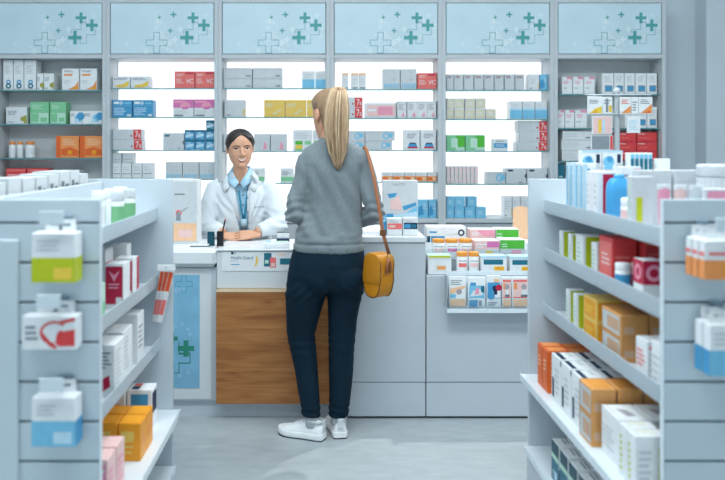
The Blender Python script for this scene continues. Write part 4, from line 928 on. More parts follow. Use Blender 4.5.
# ---------------------------------------------------------------- turning display stand behind the right unit
YD = 4.78
t = thing('display_stand', 'tall turning display stand with hanging packs behind the right shelf unit', 'stand', (wx(617, YD), YD, 0))
mb = MB(); mb.lathe(0, 0, [(.13, 0), (.13, .015), (.03, .03), (.02, .04)], 'alu', 28); mb.build('base', t, smooth=True, angle=40)
mb = MB(); mb.cyl(0, 0, .04, wz(92, YD), .016, 'frame', 16); mb.ball((0, 0, wz(91, YD)), .022, 'frame', 10); mb.build('pole', t, smooth=True, angle=40)
zt1 = wz(95.5, YD); zt2 = wz(114.5, YD)
for z_ in (zt1, zt2):
    mb = MB()
    for a in (-1, 1): mb.box(min(0, a*.2), max(0, a*.2), -.035, -.03, z_, z_+.006, 'acrylic_edge'); mb.box(a*.02-.004, a*.02+.004, -.034, 0, z_, z_+.006, 'acrylic_edge')
    mb.box(-.2, .2, -.03, .03, z_+.0062, z_+.0075, 'acrylic_clear'); mb.build('arm', t)
def hangpack(a, b, y0, y1, items, label, body='white', group=None, Y=YD-.05):
    X0, X1 = wx(a, Y), wx(b, Y); h = wz(y0, Y) - wz(y1, Y); w = X1-X0
    mb = MB(); mb.box(-w/2, w/2, -.006, .006, 0, h, body, c=.001); prints(mb, w, .012, h, items)
    tag(mb.build('hanging_pack', loc=((X0+X1)/2, Y, wz(y1, Y))), label, 'pack', group)
hangpack(587.5, 602, 96.5, 114, [PP([(.1, .05), (.95, .05), (.95, .45), (.5, .3)], 'yellow'), PP([(.2, .05), (.7, .05), (.6, .2)], 'amber'), lines(.1, .6, .8, .85, 3)], 'white pack with yellow wave, left arm of turning display stand')
hangpack(602.6, 612, 97, 114, [R(.3, .1, .55, .9, 'ink'), R(.6, .1, .95, .5, 'gold'), lines(.1, .6, .9, .9, 2)], 'white pack with grey bar beside yellow wave pack on stand')
hangpack(620, 631, 97, 114, [PP([(.1, .05), (.95, .05), (.95, .5)], 'orange'), lines(.1, .6, .8, .9, 3, 'coral')], 'narrow white and orange pack right beside the stand pole')
hangpack(631.6, 638, 97, 114, [lines(.1, .2, .9, .8, 4, 'ink')], 'plain white slip between two orange packs on stand')
hangpack(638.6, 652, 97, 114, [PP([(.1, .05), (.95, .05), (.95, .6), (.6, .35)], 'orange'), PP([(.3, .05), (.9, .05), (.8, .2)], 'deep_orange'), lines(.1, .6, .8, .9, 3)], 'wider white and orange pack at outer right of stand')
hangpack(592, 612, 116, 134.5, [R(.05, .05, .95, .95, 'blush'), R(.3, .1, .45, .8, 'yellow'), R(.5, .1, .62, .8, 'pale')], 'clear blush pack on lower left arm of display stand', 'offwhite')
hangpack(591, 613, 135.3, 150, [R(.03, .05, .82, .95, 'ink'), R(.86, .05, .97, .95, 'red')], 'grey pack with red edge hanging lowest on display stand', 'offwhite')
hangpack(627, 640, 116, 133, [lines(.1, .2, .9, .8, 5, 'pale')], 'pale blue pack on lower right arm of display stand')

# ---------------------------------------------------------------- things on the counters
def cbox(name, a, b, y0, zbase, Y, dp, body, items, label, cat='box', group=None, rz=0):
    """front face at depth Y between picture columns a..b, standing on zbase"""
    X0, X1 = wx(a, Y), wx(b, Y)
    return carton(name, (X0+X1)/2, Y+dp/2, zbase+.0006, X1-X0-.001, dp, wz(y0, Y)-zbase, body, items, label, cat, group, rz)
ZE, ZS, ZU = .875, .872, .935
cbox('display_box', 160, 197.5, 180, ZE, 4.2, .14, 'offwhite', [R(.02, .02, .98, .97, 'lgrey'), lines(.38, .76, .7, .82, 1, 'ink'), PP([(.3, .5), (.98, .7), (.98, .3), (.3, .3)], 'lgrey'), O(.5, .48, .05, 0, 'coral'), PP([(.42, .36), (.56, .36), (.54, .5), (.45, .5)], 'ink'), PP([(.5, .46), (.75, .56), (.75, .58), (.5, .49)], 'vink'), R(.02, .04, .98, .32, 'peach'), R(.5, .1, .85, .22, 'blush')], 'white display box with peach picture at left counter end', 'box')
carton('white_carton', wx(180, 4.385), 4.388, ZE+.0006, .14, .075, wz(178.5, 4.37)-ZE, 'offwhite', [lines(.1, .5, .9, .9, 4, 'lgrey')], 'plain white carton behind the peach display box', 'box')
def cup(a, b, y0, m, label):
    Y = 4.12; X = wx((a+b)/2, Y); w = wx(b, Y)-wx(a, Y); z = ZS; h = wz(y0, Y) - z
    mb = MB(); r = w/2
    mb.loft([ell((0, 0, q), (1,0,0), (0,1,0), k*r, k*r, 20, 4) for q, k in ((0, 1), (h, 1), (h, .88), (.006, .86))], m)
    return tag(mb.build('pen_cup', loc=(X, Y, z+.0006)), label, 'cup'), X, Y, z, h
cup(207.5, 214.5, 232, 'dteal', 'dark teal square pen cup, left of the black one on desk')
o, X, Y, z, h = cup(217, 223.6, 231.5, 'black', 'black square pen cup holding a pen, beside teal cup')
mb = MB(); mb.tube([(0, 0, 0), (.03, 0, .13)], .004, 'black', 10); mb.tube([(.03, 0, .13), (.0325, 0, .141)], [.004, .0015], 'coral', 10)
tag(mb.build('pen', loc=(X-.004, Y, z+.008), smooth=True, angle=40), 'black pen with red tip leaning in the black pen cup', 'pen')
mb = MB(); mb.box(-.05, .05, -.03, .03, 0, .003, 'navy', .001); mb.box(-.045, .045, -.028, .028, .0031, .012, 'offwhite', .001)
tag(mb.build('notepad', loc=(wx(206, 4.08)-.03, 4.09, ZE+.0006)), 'small navy and white notepad left of the pen cups', 'notepad')
t = thing('card_terminal', 'white flat card reader at front of service desk', 'card reader', (wx(276.5, 4.03), 4.06, ZS+.0006), rz=.06)
mb = MB(); mb.loft([ell((0, 0, z_), (1,0,0), (0,1,0), a, b_, 28, 6) for z_, a, b_ in ((0, .062, .032), (.004, .065, .034), (.024, .065, .034), (.03, .06, .03))], 'white'); mb.build('body', t, smooth=True, angle=40)
mb = MB(); mb.box(-.055, -.03, -.02, .02, .0302, .032, 'sky', .0005); mb.build('keypad', t)
mb = MB(); mb.box(-.02, .055, -.022, .022, .0302, .0315, 'mint', .0005); mb.build('screen', t)
t = thing('card_holder', 'small white holder with dark navy front behind the card reader', 'card holder', (wx(283, 4.22), 4.22, ZS+.0006))
mb = MB(); mb.box(-.034, .034, -.02, .02, 0, .028, 'navy', .002); mb.build('base', t)
mb = MB(); mb.box(-.032, .032, .004, .012, .0285, .062, 'white', .001); mb.box(-.034, .034, .002, .014, .058, .064, 'dgrey', .001); mb.build('cards', t)
mb = MB(); mb.box(-.09, .05, -.03, .03, 0, .0015, 'white'); prints(mb, .1, .05, .0015, [lines(.1, .2, .9, .8, 4, 'blush', 'T')])
tag(mb.build('paper_sheet', loc=(wx(247, 4.12), 4.1, ZS+.0004), rz=-.05), 'white paper sheet lying on desk before folded hands', 'paper')
# advertising box and two small boxes on the higher worktop
cbox('display_box', 383, 418, 180.5, ZU, 4.2, .08, 'lgrey', [T(.45, .92, .05, 'NUTS', 'ink', fit=.34), PP([(.12, .74), (.4, .76), (.34, .68), (.18, .66)], 'blue'), PP([(.55, .5), (.95, .58), (.95, .52), (.6, .42)], 'blue'), PP([(.2, .6), (.45, .7), (.55, .5), (.5, .42), (.2, .45)], 'blush'), PP([(.5, .3), (.98, .52), (.98, .2), (.5, .25)], 'sky'), R(.02, .2, .98, .34, 'sky'), R(.1, .22, .3, .36, 'blue'), PP([(.3, .34), (.98, .4), (.98, .3), (.3, .26)], 'pale')], 'tall white and blue advertising box on worktop right of customer')
cbox('sample_box', 387, 402.3, 218.5, ZU, 4.06, .06, 'offwhite', [R(.05, .36, .97, .7, 'coral'), R(.12, .46, .55, .6, 'blush'), lines(.1, .76, .9, .9, 2, 'lgrey')], 'small white box with coral band before the advertising box', 'box')
cbox('sample_box', 403, 418, 218, ZU, 4.06, .06, 'offwhite', [R(.05, .36, .97, .72, 'navy'), R(.08, .42, .5, .64, 'blue'), R(.55, .44, .9, .62, 'teal'), lines(.1, .76, .9, .9, 2, 'lgrey')], 'small white box with navy band before the advertising box', 'box')
cbox('sample_box', 382.3, 386.3, 221, ZU, 4.08, .04, 'sky', [R(.1, .1, .9, .9, 'blue')], 'narrow sky blue box left of the coral band box', 'box')
# display counter stock
Z1, Z2, Z3 = .736, .8005, .8655
cbox('vitamin_box', 428, 451.5, 256, Z1, 4.03, .10, 'offwhite', [R(0, .8, 1, 1, 'lgrey'), R(.05, .9, .95, 1, 'lime'), R(.35, .22, .78, .5, 'beige'), R(.4, .28, .74, .44, 'orange'), R(0, 0, 1, 1, 'mint', 'T')], 'white box with lime lid edge at front left of display counter', 'box')
mat('lid_orange', '#f6a245', .4)
def vjar(a, b, y0, zbase, Y, label, lab='pink'):
    r = (wx(b, Y)-wx(a, Y))/2; h = wz(y0, Y)-zbase
    t = thing('vitamin_jar', label, 'jar', (wx((a+b)/2, Y), Y+r, zbase+.0006), group='white vitamin jars with orange lids')
    mb = MB(); mb.lathe(0, 0, [(r*.93, 0), (r, .004), (r, h*.74), (r*.9, h*.79), (r*.86, h*.8)], 'white', 24); mb.build('body', t, smooth=True, angle=40)
    mb = MB(); n = 36
    mb.loft([[((q+(.0012 if j % 2 else 0))*math.cos(2*PI*j/n), (q+(.0012 if j % 2 else 0))*math.sin(2*PI*j/n), z_) for j in range(n)] for q, z_ in ((r*.93, h*.805), (r*.95, h*.83), (r*.95, h*.97), (r*.88, h))], 'lid_orange'); mb.build('lid', t)
    mb = MB(); rr = r*1.012
    pts = [-PI/2 + q*.16 for q in range(-5, 6)]
    for p, q in zip(pts, pts[1:]):
        mb.poly([(rr*math.cos(p), rr*math.sin(p), h*.32), (rr*math.cos(q), rr*math.sin(q), h*.32), (rr*math.cos(q), rr*math.sin(q), h*.5), (rr*math.cos(p), rr*math.sin(p), h*.5)], lab)
        mb.poly([(rr*math.cos(p), rr*math.sin(p), h*.58), (rr*math.cos(q), rr*math.sin(q), h*.58), (rr*math.cos(q), rr*math.sin(q), h*.62), (rr*math.cos(p), rr*math.sin(p), h*.62)], 'ink')
    mb.build('label', t)
vjar(457.5, 468.6, 252.5, Z1, 4.04, 'left white vitamin jar with orange lid in front row', 'coral')
vjar(469.4, 480, 252.5, Z1, 4.04, 'right white vitamin jar with orange lid in front row', 'blush')
vjar(433, 445.4, 239.5, Z2, 4.19, 'leftmost white vitamin jar with orange lid in back row', 'blush')
vjar(446.2, 459, 239.5, Z2, 4.19, 'middle white vitamin jar with orange lid in back row', 'magenta')
vjar(459.8, 473, 239.5, Z2, 4.19, 'rightmost white vitamin jar with orange lid in back row', 'blush')
bb = [R(.1, .55, .85, .82, 'teal'), R(.5, .22, .9, .45, 'yellow'), R(.55, .26, .86, .4, 'amber'), R(0, .88, 1, 1, 'pale'), R(.05, .1, .4, .14, 'ink'), R(0, 0, 1, 1, 'pale', 'T')]
cbox('vitamin_box', 481, 507, 256.5, Z1, 4.03, .10, 'offwhite', bb, 'white box with teal band beside front vitamin jars', 'box', 'white boxes with teal band')
cbox('vitamin_box', 510, 533, 257, Z1, 4.03, .10, 'offwhite', bb, 'white box with teal band at right end of front row', 'box', 'white boxes with teal band')
cbox('vitamin_box', 474.5, 499.5, 241, Z2, 4.19, .11, 'blush', [R(.5, .62, .98, .95, 'magenta'), R(.55, .2, .8, .4, 'yellow'), lines(.06, .6, .5, .9, 2, 'white'), R(0, 0, 1, .5, 'lgrey'), R(.45, .18, .72, .42, 'yellow'), R(0, 0, 1, 1, 'white', 'T')], 'nearer pink and white box, second row of display counter', 'box', 'pink and white vitamin boxes')
cbox('vitamin_box', 500.2, 525, 240, Z2, 4.19, .11, 'white', [R(.0, .5, .98, .98, 'leaf'), lines(.06, .6, .4, .85, 2, 'mint'), R(0, 0, 1, .48, 'lgrey'), R(.45, .16, .85, .42, 'pink'), R(0, 0, 1, 1, 'white', 'T')], 'nearer green and white box, second row of display counter', 'box', 'green and white vitamin boxes')
cbox('vitamin_box', 427, 466, 227, Z3, 4.34, .13, 'white', [lines(.06, .6, .35, .85, 1, 'blue'), O(.88, .62, .22, .55, 'navy'), R(.1, .02, .45, .4, 'blue'), R(.0, .0, .08, .4, 'dteal'), R(.5, .5, .8, .54, 'lgrey')], 'wide white box with blue panel at back left of display counter', 'box')
cbox('vitamin_box', 470.5, 495, 230, Z3, 4.34, .12, 'blush', [R(.3, .5, .98, .97, 'pink'), lines(.06, .55, .5, .85, 2, 'white'), R(0, 0, 1, 1, 'white', 'T')], 'farther pink and white box, back row of display counter', 'box', 'pink and white vitamin boxes')
cbox('vitamin_box', 495.8, 519, 229.5, Z3, 4.34, .12, 'white', [R(.02, .2, .98, .97, 'leaf'), lines(.06, .4, .4, .8, 2, 'mint'), R(0, 0, 1, 1, 'white', 'T')], 'farther green and white box, back row of display counter', 'box', 'green and white vitamin boxes')
Yq = 4.5; X0, X1 = wx(513, Yq), wx(536, Yq); zz = wz(206, Yq); 
mb = MB(); pts = [(X0, ZS-.0065), (X1, ZS-.0065), (X1, zz-.02), (X0+.05, zz), (X0+.015, zz-.005), (X0, zz-.02)]
mb.loft([[(x, Yq, z_) for x, z_ in pts], [(x, Yq+.006, z_) for x, z_ in pts]], 'peach')
tag(mb.build('counter_card'), 'peach coloured upright card at right end of display counter', 'card')
# ---------------------------------------------------------------- people
mat('skin', '#d9a183', .5, .05, 60, bump=.05, bscale=400, sss=.08)
mat('skin_tan', '#d3a083', .48, .05, 60, bump=.05, bscale=400, sss=.08)
mat('lip', '#b8615c', .4); mat('teeth', '#f4f1ea', .25); mat('eye_white', '#efeae4', .3); mat('iris', '#2a1a12', .2); mat('brow', '#2a1d18', .7)
mat('hair_dark', '#2b211e', .38, .35, 30, bump=.3, bscale=60, stretch=(6, 6, 1), spec=.5)
mat('hair_blonde', '#b99b7b', .45, .22, 26, bump=.3, bscale=70, stretch=(7, 7, .6), spec=.4)
mat('hair_root', '#997c60', .5, .28, 30, bump=.3, bscale=70, stretch=(5, 5, 1), spec=.4)
mat('hair_light', '#cfb697', .45, .15, 26, stretch=(7, 7, .6))
mat('sweater', '#7b858a', .9, .09, 90, bump=.35, bscale=420, sheen=.25, spec=.15)
mat('jeans', '#06202f', .8, .12, 60, bump=.12, bscale=500, spec=.2)
mat('coat', '#d8dfe4', .75, .02, 12, bump=.06, bscale=500, spec=.2)
mat('coat_seam', '#cfd6dc', .8)
mat('shirt', '#a9cfe6', .75, .06, 60, bump=.05, bscale=500, spec=.2)
mat('lanyard', '#2a93b5', .5); mat('button', '#4c5f73', .4)
mat('dark_cloth', '#333a44', .85)
mat('sneaker', '#eceff1', .5, .03, 40, bump=.06, bscale=300); mat('sneaker_sole', '#f1f3f4', .5); mat('outsole', '#3c424a', .7); mat('sock', '#c9ced3', .9)
mat('shoe_black', '#1c1f24', .4)
mat('mustard', '#cd8512', .45, .05, 30, bump=.08, bscale=250); mat('mustard_dark', '#bd7c16', .5, .05, 30); mat('tan_strap', '#9c6240', .55, .08, 60); mat('piping_brown', '#6b4420', .5); mat('brass', '#b9975a', .35, metal=.8)

def sk(z):
    if z > .03:
        k = math.sqrt(max(0, 1 - ((z - .03)/.085)**2)); return .0755*k, .091*k, .1*k
    return lerp_table([(-.116, .018, .072, -.03), (-.108, .037, .079, -.012), (-.09, .0535, .083, .02), (-.065, .0625, .085, .05), (-.035, .066, .087, .078), (0, .0725, .088, .096), (.03, .0755, .091, .1)], z)
def head_shape(mb, Mh, ear=1.0):
    zs = [-.116, -.112, -.106, -.096, -.08, -.06, -.04, -.02, 0, .02, .04, .06, .075, .088, .098, .106, .111, .1142]
    rings = []
    for z in zs:
        w, f, b = sk(z); r = []
        for j in range(32):
            a = 2*PI*j/32; x = w*math.copysign(abs(math.sin(a))**.9, math.sin(a)); c = math.cos(a)
            y = f*abs(c)**.95 if c >= 0 else -b*abs(c)
            if c < 0 and b < 0: y = -b*1 + 0*c
            r.append(Mh @ Vector((x, y, z)))
        rings.append(r[::-1])
    mb.loft(rings, 'skin')
    V = lambda *p: Mh @ Vector(p)
    R3 = Mh.to_3x3()
    mb.tube([V(0, .082, .016), V(0, .092, -.004), V(0, .105, -.028), V(0, .104, -.036), V(0, .088, -.042)], [.0065, .0075, .0098, .0095, .007], 'skin', 10)
    for s in (-1, 1):
        mb.ball(V(s*.0115, .094, -.035), .0072, 'skin', 8, mx=R3)
        mb.ball(V(s*(.080 if ear == 1 else .074), -.014, -.006), .031*ear, 'skin', 10, sc=(.30, .6, 1), mx=R3)
        mb.ball(V(s*.076, -.004, -.026), .012, 'skin', 8, sc=(.4, .6, 1), mx=R3)
    mb.ball(V(0, .078, -.101), .018, 'skin', 10, sc=(1.1, .8, .8), mx=R3)
    mb.ball(V(0, .085, -.0615), .02, 'skin', 10, sc=(1.15, .42, .26), mx=R3)
    mb.ball(V(0, .084, -.0735), .02, 'skin', 10, sc=(1.0, .42, .3), mx=R3)
def sculpt(me, Mh):
    inv = Mh.inverted(); R3 = Mh.to_3x3()
    for v in me.vertices:
        p = inv @ v.co
        if abs(p.x) > .1 or abs(p.y) > .14 or p.z < -.13 or p.z > .13 or p.y < .02: continue
        d = 0
        for s in (-1, 1):
            d -= .0075*math.exp(-((p.x - s*.031)**2/.014**2 + (p.z - .003)**2/.010**2)/1.0)
            d += .004*math.exp(-((p.x - s*.03)**2/.02**2 + (p.z - .024)**2/.008**2))
            d += .004*math.exp(-((p.x - s*.042)**2/.018**2 + (p.z + .034)**2/.016**2))
        d -= .003*math.exp(-(p.x**2/.02**2 + (p.z + .086)**2/.006**2))
        v.co = v.co + R3 @ Vector((0, d, 0))
    me.update()
def bvh_of(me): return BVHTree.FromPolygons([v.co.copy() for v in me.vertices], [list(p.vertices) for p in me.polygons])
def fpatch(bvh, Mh, top, bot, off, m, name, parent, rows=3, origin=.25):
    """a thin layer lying on the face between two curves given as (x,z) in head space"""
    mb = MB(); n = len(top); R3 = Mh.to_3x3(); dr = (R3 @ Vector((0, -1, 0))).normalized(); g = []
    for r in range(rows + 1):
        t = r/rows
        for (x0, z0), (x1, z1) in zip(top, bot):
            x, z = x0 + (x1-x0)*t, z0 + (z1-z0)*t
            o = Mh @ Vector((x, origin, z)); h = bvh.ray_cast(o, dr)
            p = h[0] if h[0] else Mh @ Vector((x, .085, z))
            g.append(p - dr*off)
    i = mb.mi(m); mb.v = [tuple(p) for p in g]
    for r in range(rows):
        for k in range(n-1): mb.f.append([r*n+k, r*n+k+1, (r+1)*n+k+1, (r+1)*n+k]); mb.m.append(i)
    return mb.build(name, parent, smooth=True)
def arc(x0, x1, z0, zm, z1, n=9):
    out = []
    for k in range(n):
        t = k/(n-1); out.append((x0+(x1-x0)*t, (1-t)**2*z0 + 2*t*(1-t)*(2*zm - (z0+z1)/2) + t*t*z1))
    return out
def face(body, Mh, par, smile=True):
    b = bvh_of(body.data)
    for s in (-1, 1):
        a, c = s*.0165, s*.0465
        fpatch(b, Mh, arc(a, c, -.0005, .0065, .0025), arc(a, c, -.0005, -.003, .0025), .0004, 'eye_white', 'eye', par)
        i0, i1 = s*.0315-.0072, s*.0315+.0072
        fpatch(b, Mh, arc(i0, i1, .0018, .0065, .0018), arc(i0, i1, .0018, -.0032, .0018), .0008, 'iris', 'iris', par)
        fpatch(b, Mh, arc(a, s*.049, .0005, .0095, .0035), arc(a, s*.049, -.0008, .0048, .0022), .0012, 'brow', 'eyelash', par, 2)
        fpatch(b, Mh, arc(s*.012, s*.052, .0185, .0255, .016), arc(s*.012, s*.052, .0135, .0205, .014), .0008, 'brow', 'eyebrow', par, 2)
    if smile:
        fpatch(b, Mh, arc(-.033, .033, -.052, -.0615, -.052, 13), arc(-.033, .033, -.052, -.083, -.052, 13), .0006, 'lip', 'lips', par, 4)
        fpatch(b, Mh, arc(-.027, .027, -.0565, -.0640, -.0565, 13), arc(-.027, .027, -.0565, -.0728, -.0565, 13), .0012, 'teeth', 'teeth', par, 3)
    else:
        fpatch(b, Mh, arc(-.024, .024, -.0665, -.058, -.0665, 13), arc(-.024, .024, -.0665, -.077, -.0665, 13), .0006, 'lip', 'lips', par, 4)
def hair_cap(Mh, zl, T, m, name, parent, rows=22, cols=72, ridge=.0012, tie=None, part=False):
    mb = MB(); rings = []; rnd = random.Random(2)
    rg = [rnd.uniform(-1, 1) for _ in range(cols)]
    for r in range(rows + 1):
        v = r/rows; ring = []
        for j in range(cols):
            a = 2*PI*j/cols; c = math.cos(a); z0 = zl(a)
            f0 = math.asin((z0-.03)/.085) if z0 > .03 else (z0-.03)/.13
            ph = f0 + (PI/2*.985 - f0)*v
            t = T*smoothstep(0, .22, v) + .0012
            if part and c > .15: t *= 1 - .4*math.exp(-(math.sin(a)*math.cos(max(0, ph)))**2/.004)
            t += ridge*rg[j]*(1-v)*min(1, v*8)
            if ph > 0:
                k = math.cos(ph); z = .03 + (.085+t)*math.sin(ph); w, f, b = (.0755+t)*k, (.091+t)*k, (.1+t)*k
            else:
                z = .03 + .13*ph; w, f, b = sk(z); w += t; f += t; b += t
            x = w*math.copysign(abs(math.sin(a))**.9, math.sin(a)); y = f*abs(c)**.95 if c >= 0 else -b*abs(c)
            ring.append(Mh @ Vector((x, y, z)))
        rings.append(ring[::-1])
    mb.loft(rings, m)
    return mb.build(name, parent, smooth=True)

def hand(mb, Mx, side, curl=(.25, .45, .35), spread=1.0):
    """Mx: wrist at origin, fingers along +x, back of the hand up, thumb on the side*y edge"""
    V = lambda x, y, z: Mx @ Vector((x, y, z)); R3 = Mx.to_3x3()
    rings = []
    for x, w, h, z in ((-.02, .026, .018, 0), (0, .027, .0175, 0), (.03, .036, .016, 0), (.06, .041, .0145, -.001), (.085, .041, .0125, -.002), (.094, .038, .009, -.003)):
        rings.append([V(x, w*math.cos(2*PI*j/20), z + h*math.sin(2*PI*j/20)) for j in range(20)])
    mb.loft(rings, 'skin')
    for k, (y, L, r) in enumerate(((.0305, .074, .0080), (.0105, .083, .0083), (-.0095, .077, .0080), (-.0285, .060, .0071))):
        y *= side; p = Vector((.082, y, -.002)); ang = 0; pts = [V(.066, y, -.001), Mx @ p]; rr = [r*1.05, r*1.08]
        sp = y*1.1*spread
        for seg, cu in zip((.46, .30, .24), curl):
            ang += cu*(1 + .12*k)
            for hstep in (.5, 1):
                d = Vector((math.cos(ang), sp*.9, -math.sin(ang))); q = p + d*(L*seg*.5); p = q
                pts.append(Mx @ p); rr.append(r*(1.0 if hstep == .5 else 1.03) * (1 - .08*len(pts)/8))
        rr[-1] *= .72
        mb.tube(pts, rr, 'skin', 12)
    t0 = Vector((.012, side*.022, -.006)); t1 = Vector((.042, side*.046, -.014)); t2 = Vector((.07, side*.056, -.018)); t3 = Vector((.092, side*.056, -.02))
    mb.tube([Mx @ Vector((0, side*.012, -.004)), Mx @ t0, Mx @ t1, Mx @ ((t1+t2)/2), Mx @ t2, Mx @ t3], [.014, .0135, .0115, .0102, .0108, .0075], 'skin', 12)
def append(me_a, me_b):
    mb = MB(); mb.v = [tuple(v.co) for v in me_a.vertices]; mb.f = [list(p.vertices) for p in me_a.polygons]
    n = len(mb.v); mb.v += [tuple(v.co) for v in me_b.vertices]; mb.f += [[q+n for q in p.vertices] for p in me_b.polygons]
    me = bpy.data.meshes.new('m'); me.from_pydata(mb.v, [], mb.f); me.update(); return me
def wrinkle(me, fn):
    me.update()
    for v, n in zip(me.vertices, [q.vector.copy() for q in me.vertex_normals]):
        v.co = v.co + n*fn(v.co, n)
    me.update()
def sneaker(par, M, names='sneaker'):
    V = lambda x, y, z: M @ Vector((x, y, z))
    prof = [(0, .022), (.006, .029), (.03, .034), (.07, .0345), (.11, .0365), (.15, .042), (.19, .0455), (.22, .043), (.245, .034), (.26, .02), (.266, .006)]
    def outline(sc, z, ins=0):
        L = [V(x, max(.003, w*sc-ins), z + (.006*smoothstep(.2, .266, x) if z > 0.001 else .003*smoothstep(.22, .266, x))) for x, w in prof]
        Rr = [V(x, -max(.003, w*sc-ins), z + (.006*smoothstep(.2, .266, x) if z > 0.001 else .003*smoothstep(.22, .266, x))) for x, w in prof[::-1]]
        return (L + Rr)[::-1]
    mb = MB(); mb.loft([outline(.97, 0.0002), outline(.99, .006)], 'outsole'); 
    up = MB(); rings = []
    tops = [(.004, .062), (.015, .078), (.035, .083), (.06, .079), (.085, .080), (.105, .082), (.125, .074), (.15, .062), (.18, .051), (.21, .044), (.235, .038), (.252, .031), (.262, .022)]
    for x, h in tops:
        w = [0]; 
        for a, b in zip(prof, prof[1:]):
            if a[0] <= x <= b[0]: w = [a[1] + (b[1]-a[1])*(x-a[0])/(b[0]-a[0])]
        w = w[0]*.97; ring = []
        for j in range(20):
            t = 2*PI*j/20; c, si = math.cos(t), math.sin(t)
            yy = w*math.copysign(abs(c)**.75, c); zz = .02 + ((h-.02)*abs(si)**.8 if si > 0 else -.008*abs(si))
            if si > 0: yy *= 1 - .42*si*smoothstep(.04, .08, h)
            ring.append(V(x, yy, zz))
        rings.append(ring)
    up.loft(rings, 'sneaker')
    upo = up.build('sneaker', par, smooth=True)
    mid = MB(); mid.loft([outline(.99, .006), outline(1.03, .010), outline(1.03, .024), outline(.99, .028)], 'sneaker_sole'); mid.build('sole', upo, smooth=True, angle=50)
    mb.build('outsole', upo)
    la = MB()
    for k in range(4):
        x = .112 + .018*k; z = [.0800, .0722, .0630, .0560][k]; 
        la.tube([V(x+.004, .022, z-.008), V(x, .008, z+.0025), V(x, -.008, z+.0025), V(x+.004, -.022, z-.008)], .0036, 'lgrey', 6, flat=.7)
    la.build('laces', upo, smooth=True)
    ht = MB(); ht.box(-.004, .006, -.012, .012, .045, .086, 'lgrey', c=.002, mx=M); ht.build('heel_tab', upo)
    co = MB(); co.tube([V(.012, .018, .077), V(.04, .029, .078), (V(.08, .028, .078)), V(.103, .018, .084), V(.108, 0, .088), V(.103, -.018, .084), V(.08, -.028, .078), V(.04, -.029, .078), V(.012, -.018, .077), V(.006, 0, .079), V(.012, .018, .077)], .005, 'lgrey', 8); co.build('collar', upo, smooth=True)
    return upo

# ================================================================ the customer
s0 = F/3.75
def cp(pxx, py, Y=3.75): return Vector((wx(pxx, Y), Y, wz(py, Y)))
cu = thing('person', 'blonde woman seen from behind in grey sweater and dark blue trousers', 'person', (0.02, 3.75, 0))
CM = Matrix.Translation((-.02, -3.75, 0))       # parts are built in world coordinates and moved under the root
def put(o): o.matrix_parent_inverse = Matrix.Identity(4); o.location = (-cu.location.x, -cu.location.y, 0); return o
Mh = Matrix.Translation((.021, 3.765, 1.552)) @ Matrix.Rotation(math.radians(33), 4, 'Z') @ Matrix.Rotation(math.radians(-3), 4, 'X')
# key places
LS, LE, LW = Vector((-.082, 3.75, 1.33)), Vector((-.150, 3.70, 1.072)), Vector((-.085, 3.915, 1.045))
RS, RE, RW = Vector((.172, 3.75, 1.338)), Vector((.246, 3.70, 1.075)), Vector((.135, 3.915, 1.03))
A_L, K_L, H_L = Vector((-.062, 3.742, .105)), Vector((-.112, 3.80, .44)), Vector((-.045, 3.75, .78))
A_R, K_R, H_R = Vector((.062, 3.775, .105)), Vector((.078, 3.785, .44)), Vector((.105, 3.75, .78))
mb = MB(); head_shape(mb, Mh)
X1 = (1,0,0); Y1 = (0,1,0)
mb.loft([ell((.025, 3.752, z), X1, Y1, a, b, 24) for z, a, b in ((1.37, .07, .055), (1.40, .052, .05), (1.44, .047, .048), (1.50, .045, .05))], 'skin')
mb.loft([ell((c, 3.75, z), X1, Y1, a, b, 28, 2.3) for z, c, a, b in ((.755, .032, .10, .075), (.8, .03, .145, .09), (.95, .025, .13, .085), (1.05, .025, .12, .08), (1.2, .035, .13, .09), (1.32, .045, .135, .075), (1.39, .035, .08, .055))], 'skin')
for S, E, W in ((LS, LE, LW), (RS, RE, RW)): mb.tube([S, (S+E)/2, E, (E+W)/2, W + (W-E).normalized()*.02], [.034, .03, .022, .026, .022], 'skin', 14)
for H, K, A in ((H_L, K_L, A_L), (H_R, K_R, A_R)): mb.tube([H, (H+K)/2, K, K*.6+A*.4, A, A - Vector((0, 0, .03))], [.05, .05, .04, .04, .028, .028], 'skin', 14)
for A, hd in ((A_L, Vector((-.89, .45, 0))), (A_R, Vector((-.12, .99, 0)))): mb.tube([A - hd*.02 + Vector((0,0,-.055)), A + hd*.05 + Vector((0,0,-.068)), A + hd*.11 + Vector((0,0,-.078))], [.022, .018, .012], 'skin', 12, flat=1.0)
me = rem(mb, .0045, 3); sculpt(me, Mh)
hb = MB()
def frame(o, x, z):
    x = Vector(x).normalized(); z = (Vector(z) - x*Vector(z).dot(x)).normalized(); y = z.cross(x)
    return Matrix(((x.x, y.x, z.x, o.x), (x.y, y.y, z.y, o.y), (x.z, y.z, z.z, o.z), (0,0,0,1)))
hand(hb, frame(LW + Vector((.01, .02, 0)), (.45, .9, -.05), (-.6, .2, .8)), -1, (.35, .5, .4))
hand(hb, frame(RW + Vector((-.01, .02, 0)), (-.35, .9, -.05), (.6, .2, .8)), 1, (.35, .5, .4))
me = append(me, rem(hb, .0028, 2))
body = put(obj_from(me, 'body', ['skin'], cu))
face(body, Mh, cu, smile=False)
for o in list(cu.children):
    if o is not body: put(o)
